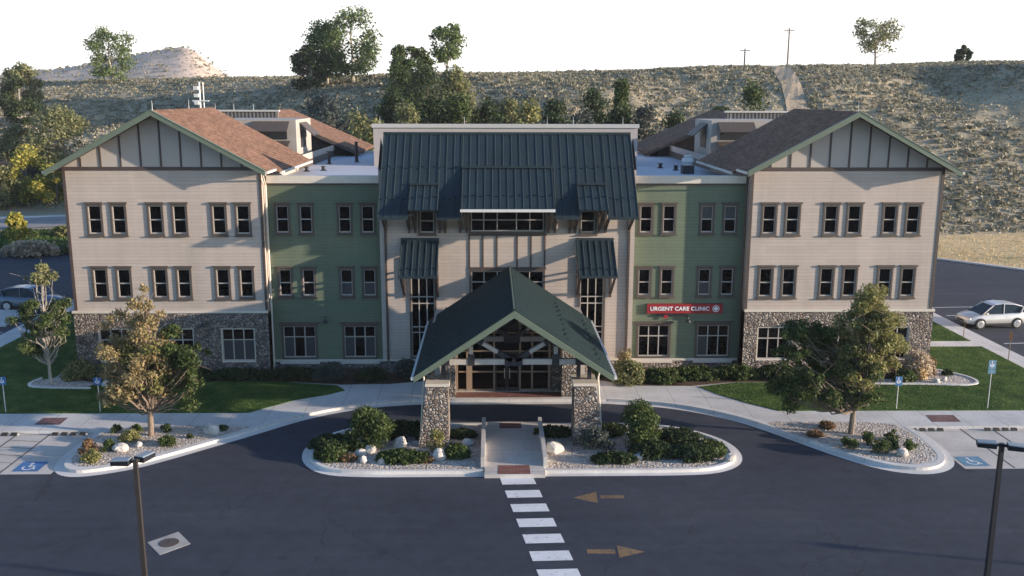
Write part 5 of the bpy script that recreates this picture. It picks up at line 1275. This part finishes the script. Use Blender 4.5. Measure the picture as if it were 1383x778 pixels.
# --- beds along the facade
for i, (x, y, w, h, d, mt_, n, lb) in enumerate((
    (-10.4, 52.6, 1.9, 1.15, 1.2, 'lf_sagey', 1900, 'blue grey round shrub in front of the left green section'), (-7.9, 52.6, 1.8, .8, 1.1, 'lf_dark', 1500, 'dark shrub below the right hand ground floor window of the left green section'),
    (-6.0, 52.9, 1.2, 1.3, .9, 'lf_sagey', 900, 'loose grey shrub below the left tall window'), (-5.0, 53.2, 1.0, .8, .8, 'lf_dark', 700, 'dark shrub next to the left canopy corner'),
    (-12.6, 53.1, 2.6, .65, 1.2, 'lf_dark', 1800, 'low dark hedge below the leftmost green section window'), (-15.6, 53.1, 3.2, .6, 1.2, 'lf_dark', 2000, 'low dark hedge in front of the left wing beside the green section'),
    (-19.2, 53.2, 3.4, .65, 1.2, 'lf_dark', 2000, 'low dark hedge below the middle of the left wing'), (-22.6, 53.0, 3.0, 1.2, 1.3, 'lf_olive', 2200, 'loose olive shrub in front of the left wing corner'),
    (-24.9, 52.9, 2.0, 1.3, 1.4, 'lf_olive', 1700, 'twiggy olive shrub at the outer corner of the left wing'), (6.9, 51.9, 2.0, 1.45, 1.5, 'lf_olive', 2600, 'big round olive bush just right of the entrance'),
    (7.0, 53.2, .9, 2.0, .7, 'lf_tan', 500, 'tan feathery grass plume behind the olive bush'), (5.4, 53.0, .9, .9, .8, 'lf_green', 700, 'small green shrub beside the right canopy corner'),
    (9.0, 52.3, 1.9, .8, 1.3, 'lf_green', 2000, 'low green hedge clump right of the white boulder'), (11.1, 52.9, 2.6, .7, 1.3, 'lf_green', 2300, 'low green hedge clump below the sign'),
    (13.5, 52.9, 2.4, .75, 1.3, 'lf_green', 2200, 'low green hedge clump at the inner corner of the right wing'), (15.9, 52.9, 2.4, .8, 1.3, 'lf_dark', 2000, 'dark hedge clump behind the green half of the right island tree'),
    (18.4, 52.8, 2.4, .8, 1.2, 'lf_olive', 1800, 'olive hedge clump in front of the middle of the right wing'), (20.9, 52.7, 1.6, 1.1, 1.2, 'lf_ygreen', 1300, 'yellow green shrub in front of the right wing'),
    (22.4, 52.9, 1.7, 1.3, 1.2, 'lf_rust', 900, 'reddish shrub below the rightmost ground floor window'), (23.1, 52.0, 1.3, .75, .8, 'lf_green', 900, 'small green shrub at the edge of the right gravel tongue'),
    (24.3, 53.0, 1.9, 1.7, 1.3, 'lf_strawgrass', 1600, 'straw coloured feathery bush at the corner of the right wing'), (24.2, 52.3, .7, .8, .6, 'lf_golden', 400, 'orange gold grass clump left at the right wing corner'),
    (25.1, 53.5, 1.1, 1.3, 1.0, 'lf_rust', 700, 'purple brown shrub at the outer corner of the right wing'), (26.2, 53.2, .6, .4, .5, 'lf_dark', 250, 'tiny dark shrub on the gravel tongue'))):
    B('shrub', lb, 'shrub', x, y, .18, w*1.12*(1.25 if 'hedge' in lb else 1), h*1.0, mt_, np.random.default_rng(300+i), int(n*2), .095, 'shrubs in the beds along the facade', nbl=26, d=d*(1.5 if 'hedge' in lb else 1))

# --- two foreground trees with mixed crowns
def ftree(name, label, x, y, z, h, tr, regions, seed, lean=0, bark='bark'):
    """regions: (part name, material, leaf count, leaf size, clump radius, clumps, (cx, cy, cz), (rx, ry, rz)) relative to the base"""
    rng = np.random.default_rng(seed); root = empty(name, (x, y, z), label, 'tree')
    tb = MB(); spine = [(x, y, z-.2), (x, y, z), (x+lean*.25, y, z+h*.25), (x+lean*.6, y+.05, z+h*.5), (x+lean, y, z+h*.88)]
    tb.tube(spine, [tr*1.35, tr, tr*.75, tr*.5, tr*.12], 9)
    for (pn, mt_, n, ls, cr, nc, c, r_) in regions:
        cs = []; rs = []
        for i in range(nc):
            d = rng.normal(size=3); d /= np.linalg.norm(d); q = rng.random()**.42
            p = (x+c[0]+d[0]*q*r_[0], y+c[1]+d[1]*q*r_[1], z+c[2]+d[2]*q*r_[2]); cs.append(p); rs.append(cr*(.5+.8*rng.random()))
            f = max(.17, min(.8, (p[2]-z)/h-.22)); s0 = Vector(spine[1]).lerp(Vector(spine[4]), f)
            limb(tb, s0, p, tr*.32*(1.15-f), .012, rng, 5, 4)
            for _ in range(2):
                e = Vector(p)+Vector(rng.normal(size=3)*cr*.9); tb.tube([p, e], [.012, .005], 4, cap=False)
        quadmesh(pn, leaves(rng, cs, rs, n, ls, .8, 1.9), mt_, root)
    tb.build('trunk', bark, root)
    return root
ftree('tree', 'broad tree on the left tree island, tan and drying but green on its right', -17.58, 43.82, .16, 7.9, .15, [
    ('crown', 'lf_tan', 10500, .078, .40, 84, (-.45, 0, 3.9), (1.95, 1.6, 2.6)), ('crown_top', 'lf_tan', 1100, .08, .30, 14, (.15, 0, 6.4), (.75, .7, 1.4)), ('low_crown', 'lf_tan', 2200, .09, .38, 18, (-1.1, 0, 2.4), (1.6, 1.1, .8)),
    ('mixed_crown', 'lf_ygreen', 3000, .085, .42, 24, (-.2, .2, 3.2), (1.7, 1.3, 1.9)), ('green_crown', 'lf_green', 8500, .085, .44, 46, (1.75, .3, 3.4), (1.35, 1.2, 2.1))], 5, lean=.35)
ftree('tree', 'yellow green tree on the right tree island with a darker left half', 16.78, 43.55, .16, 7.8, .15, [
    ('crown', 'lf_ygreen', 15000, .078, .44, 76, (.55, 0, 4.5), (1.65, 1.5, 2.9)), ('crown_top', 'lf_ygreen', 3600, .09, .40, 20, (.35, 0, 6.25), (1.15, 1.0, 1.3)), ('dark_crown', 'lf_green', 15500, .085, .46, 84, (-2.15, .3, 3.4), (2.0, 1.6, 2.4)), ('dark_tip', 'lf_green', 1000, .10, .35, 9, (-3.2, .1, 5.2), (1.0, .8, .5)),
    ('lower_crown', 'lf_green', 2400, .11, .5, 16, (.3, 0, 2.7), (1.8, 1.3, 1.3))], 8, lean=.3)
ftree('tree', 'small sparse tree in the bed at the left corner of the left lawn', -26.2, 52.1, .18, 7.4, .10, [
    ('crown', 'lf_green', 6500, .09, .38, 50, (-.2, 0, 3.7), (1.7, 1.5, 1.9)), ('crown_top', 'lf_olive', 1100, .09, .32, 12, (0, 0, 6.2), (.7, .7, 1.0))], 9, bark='palebark')

# --- far trees: x, y, top height above datum, crown width, leaf material, shape, bare part, label
FT = [
 (-85.0,215,30.8,8.7,'lf_cotton','vase',.05,.75,'lone cottonwood on the skyline above the left gable'),
 (-26.6,178,32.2,9.6,'lf_cotton','vase',.08,.9,'tallest cottonwood on the ridge left of centre'),
 (-31.8,181,30.4,7.8,'lf_cotton','round',.10,.9,'dark tall cottonwood leaning against the tallest one'),
 (-34.0,176,24.9,8.6,'lf_dark','round',.05,.8,'dark low spreading tree at the left foot of the ridge cottonwoods'),
 (-14.8,165,25.1,8.4,'lf_green','round',.12,.9,'bushy dark tree on the ridge between the two tall groups'),
 (-9.0,170,28.4,5.6,'lf_cotton','vase',.30,.75,'slender cottonwood on the skyline above the metal roof'),
 (81.2,205,32.4,8.7,'lf_olive','vase',.28,.42,'airy thin crowned tree on the right skyline'),
 (100.1,205,27.3,4.3,'lf_dark','cone',.05,.8,'tiny dark conifer on the right skyline'),
 (-93.1,190,22.0,8.0,'lf_olive','round',.05,.9,'olive tree on the slope at the left edge of the photo'),
 (-86.8,176,20.0,6.7,'lf_dark','round',.05,.9,'dark tree beside the olive one at the left edge of the slope'),
 (-98.5,182,21.0,7.0,'lf_dark','round',.05,.9,'dark tree cut by the left edge of the photo'),
 (-22.6,132,16.0,6.8,'lf_sagey','round',.03,1,'blue grey tree in the gully nearest the left rear roof'),
 (-26.0,140,16.8,6.5,'lf_sagey','round',.03,1,'blue grey tree higher in the gully left of the others'),
 (-17.3,116,14.9,4.6,'lf_olive','round',.05,.9,'olive tree behind the left rear roof corner'),
 (-13.8,106,14.8,3.4,'lf_ygreen','cone',.05,.9,'pale yellow green narrow tree next to the left of the metal roof'),
 (-13.4,121,17.0,4.6,'lf_dark','round',.05,1,'dark green tree behind the pale narrow tree'),
 (-14.2,141,20.4,6.2,'lf_green','round',.05,1,'green tree on the upper slope below the bushy ridge tree'),
 (-10.0,136,20.6,6.8,'lf_dark','round',.03,1,'broad dark tree in the middle of the gully'),
 (-6.3,141,20.4,6.2,'lf_olive','round',.05,1,'olive tree below the slender cottonwood'),
 (-8.2,116,17.4,4.9,'lf_dark','round',.03,1,'dark round tree just above the left part of the metal roof'),
 (-4.6,117,16.9,4.9,'lf_green','round',.03,1,'green round tree above the metal roof left of its middle'),
 (-10.9,111,16.4,3.6,'lf_olive','round',.05,.9,'small olive tree above the left end of the metal roof'),
 (-1.6,118,16.2,4.2,'lf_dark','round',.03,1,'dark bush like tree above the middle of the metal roof'),
 (1.0,125,15.8,4.2,'lf_olive','round',.03,.9,'olive bush like tree above the middle of the metal roof'),
 (3.5,112,16.1,4.2,'lf_ygreen','round',.03,1,'yellow tinged round tree above the metal roof right of its middle'),
 (7.0,120,16.5,3.8,'lf_dark','round',.03,1,'dark tree right of the yellow tinged one'),
 (12.3,125,18.0,4.0,'lf_dark','round',.03,1,'dark green tree on the slope left of the conical one'),
 (16.4,128,18.7,3.3,'lf_green','cone',.03,1,'conical green tree on the slope above the right end of the metal roof'),
 (9.6,112,15.4,3.4,'lf_sagey','round',.03,.9,'grey green bush tree above the right part of the metal roof'),
 (14.2,114,15.6,3.6,'lf_dark','round',.03,.9,'dark bush tree above the right end of the metal roof'),
 (17.6,115,15.7,3.9,'lf_sagey','round',.03,.9,'grey green bush tree right of the clerestory'),
 (20.6,112,15.1,3.6,'lf_dark','round',.03,.9,'dark low tree left of the right rear roof'),
 (32.1,120,18.6,4.6,'lf_green','round',.03,1,'bright green tree beside the dirt track above the right rear roof'),
 (27.0,116,15.8,3.2,'lf_dark','round',.03,.9,'dark small tree behind the right rear roof'),
 (-68.3,150,14.2,11.0,'lf_olive','round',.03,1.2,'large green tree behind the left wing'),
 (-75.5,152,11.5,9.0,'lf_olive','round',.03,1,'olive tree left of the large green one'),
 (-60.0,140,8.5,7.6,'lf_green','round',.03,1,'green tree low against the left wing wall'),
 (-73.5,138,6.8,7.6,'lf_olive','round',.03,1,'olive round tree left of the yellow shrubs'),
 (-78.5,140,8.0,8.0,'lf_green','round',.03,1,'green round tree near the left edge behind the car park'),
 (-64.8,139,6.4,6.0,'lf_yellow','round',.02,1,'bright yellow shrub like tree next to the left wing'),
 (-69.8,141,8.6,6.0,'lf_yellow','round',.02,1,'yellow shrub like tree left of the brightest one'),
 (-52.2,101.5,4.0,1.8,'lf_yellow','round',.15,.8,'small thin yellow tree beside the left car park'),
]
for i, (x, y, zt, w, mt_, shp, bare, dens, lb) in enumerate(FT):
    zb = zter(x, y) if y > 92 else 0; h = max(3.0, zt-zb); rng = np.random.default_rng(400+i)
    big = y > 150; nl = int((6500 if w > 7 else 4200)*dens)
    tree('tree', lb, 'tree', x, y, zb, h, w, mt_, rng, nl, .32 if big else .25, .10+.018*h, bare, shp, 46 if w > 7 else 30, 'trees on the slope and beyond the clinic', (.15 if big else .17), 'palebark' if 'cotton' in mt_ or big else 'bark')
# hedge and pale grass clump beyond the left car park
for i, (x, y, w, h, d, mt_, n, lb) in enumerate((
    (-48.6, 97.0, 6.4, 1.7, 3.2, 'lf_strawgrass', 2600, 'pale straw coloured shrub mass at the far edge of the left car park'), (-45.2, 98.3, 2.6, 1.3, 2.2, 'lf_olive', 900, 'small olive shrub right of the straw coloured mass'),
    (-53.5, 96.5, 3.6, 1.6, 2.6, 'lf_sagey', 1300, 'grey green shrub left of the straw coloured mass'), (-56, 109.5, 5.0, 1.2, 3, 'lf_green', 1600, 'green hedge shrub along the left back road, first from the left'),
    (-51, 111.0, 5.0, 1.3, 3, 'lf_ygreen', 1600, 'yellow green hedge shrub along the left back road'), (-46.6, 112.5, 4.6, 1.3, 3, 'lf_green', 1600, 'green hedge shrub along the left back road beside the left wing'))):
    B('shrub', lb, 'shrub', x, y, .03, w, h, mt_, np.random.default_rng(500+i), n, .20, 'shrubs at the far side of the left car park', nbl=22, d=d)

# --- power poles on the skyline
for x, y, zt, lb in ((60.7, 200, 30.2, 'taller wooden power pole on the skyline beside the dirt track'), (55.6, 215, 26.8, 'smaller wooden power pole further off on the skyline')):
    zb = zter(x, y); r_ = empty('power_pole', (x, y, zb), lb, 'power pole', 'power poles on the skyline')
    m = MB(); m.tube([(x, y, zb-.3), (x, y, zt)], [.19, .13], 8); m.build('pole', 'wood', r_)
    m = MB(); m.box(x-1.15, x+1.15, y-.08, y+.08, zt-.55, zt-.38); m.bar((x-.6, y-.1, zt-.5), (x, y-.1, zt-1.2), .06, .06); m.bar((x+.6, y-.1, zt-.5), (x, y-.1, zt-1.2), .06, .06); m.build('crossarm', 'wood', r_)
    for dx in (-1.0, -.4, .4, 1.0): m = MB(); m.tube([(x+dx, y, zt-.38), (x+dx, y, zt-.2)], [.05, .03], 6); m.build('insulator', 'steelwhite', r_)
# small clinic neighbour shed on the far left
sh = empty('shed', (-76.5, 150, zter(-76.5, 150)), 'low dark blue shed at the foot of the left slope', 'shed'); zb = zter(-76.5, 150)
m = MB(); m.box(-80, -73, 147, 152, zb-1.5, zb+2.4); m.build('wall', 'slate', sh); m = MB(); m.prism_y([(-80.4, zb+2.4), (-72.6, zb+2.4), (-76.5, zb+3.7)], 146.6, 152.4); m.build('roof', 'taupe', sh)

# --- evening air between the clinic and the far slopes
hzm = bpy.data.materials.new('air'); hzm.use_nodes = True; nt = hzm.node_tree
for n in list(nt.nodes): nt.nodes.remove(n)
pv = nt.nodes.new('ShaderNodeVolumePrincipled'); pv.inputs['Color'].default_value = (0.93, 0.95, 1.0, 1); pv.inputs['Density'].default_value = 0.00013
no = nt.nodes.new('ShaderNodeOutputMaterial'); nt.links.new(pv.outputs[0], no.inputs['Volume']); M['air'] = hzm
m = MB(); m.box(-1000, 1000, -260, 960, -4, 62); hz_o = m.build('haze', 'air'); tag(hz_o, kind='stuff', label='thin pale evening haze between the clinic and the far slopes', cat='haze')
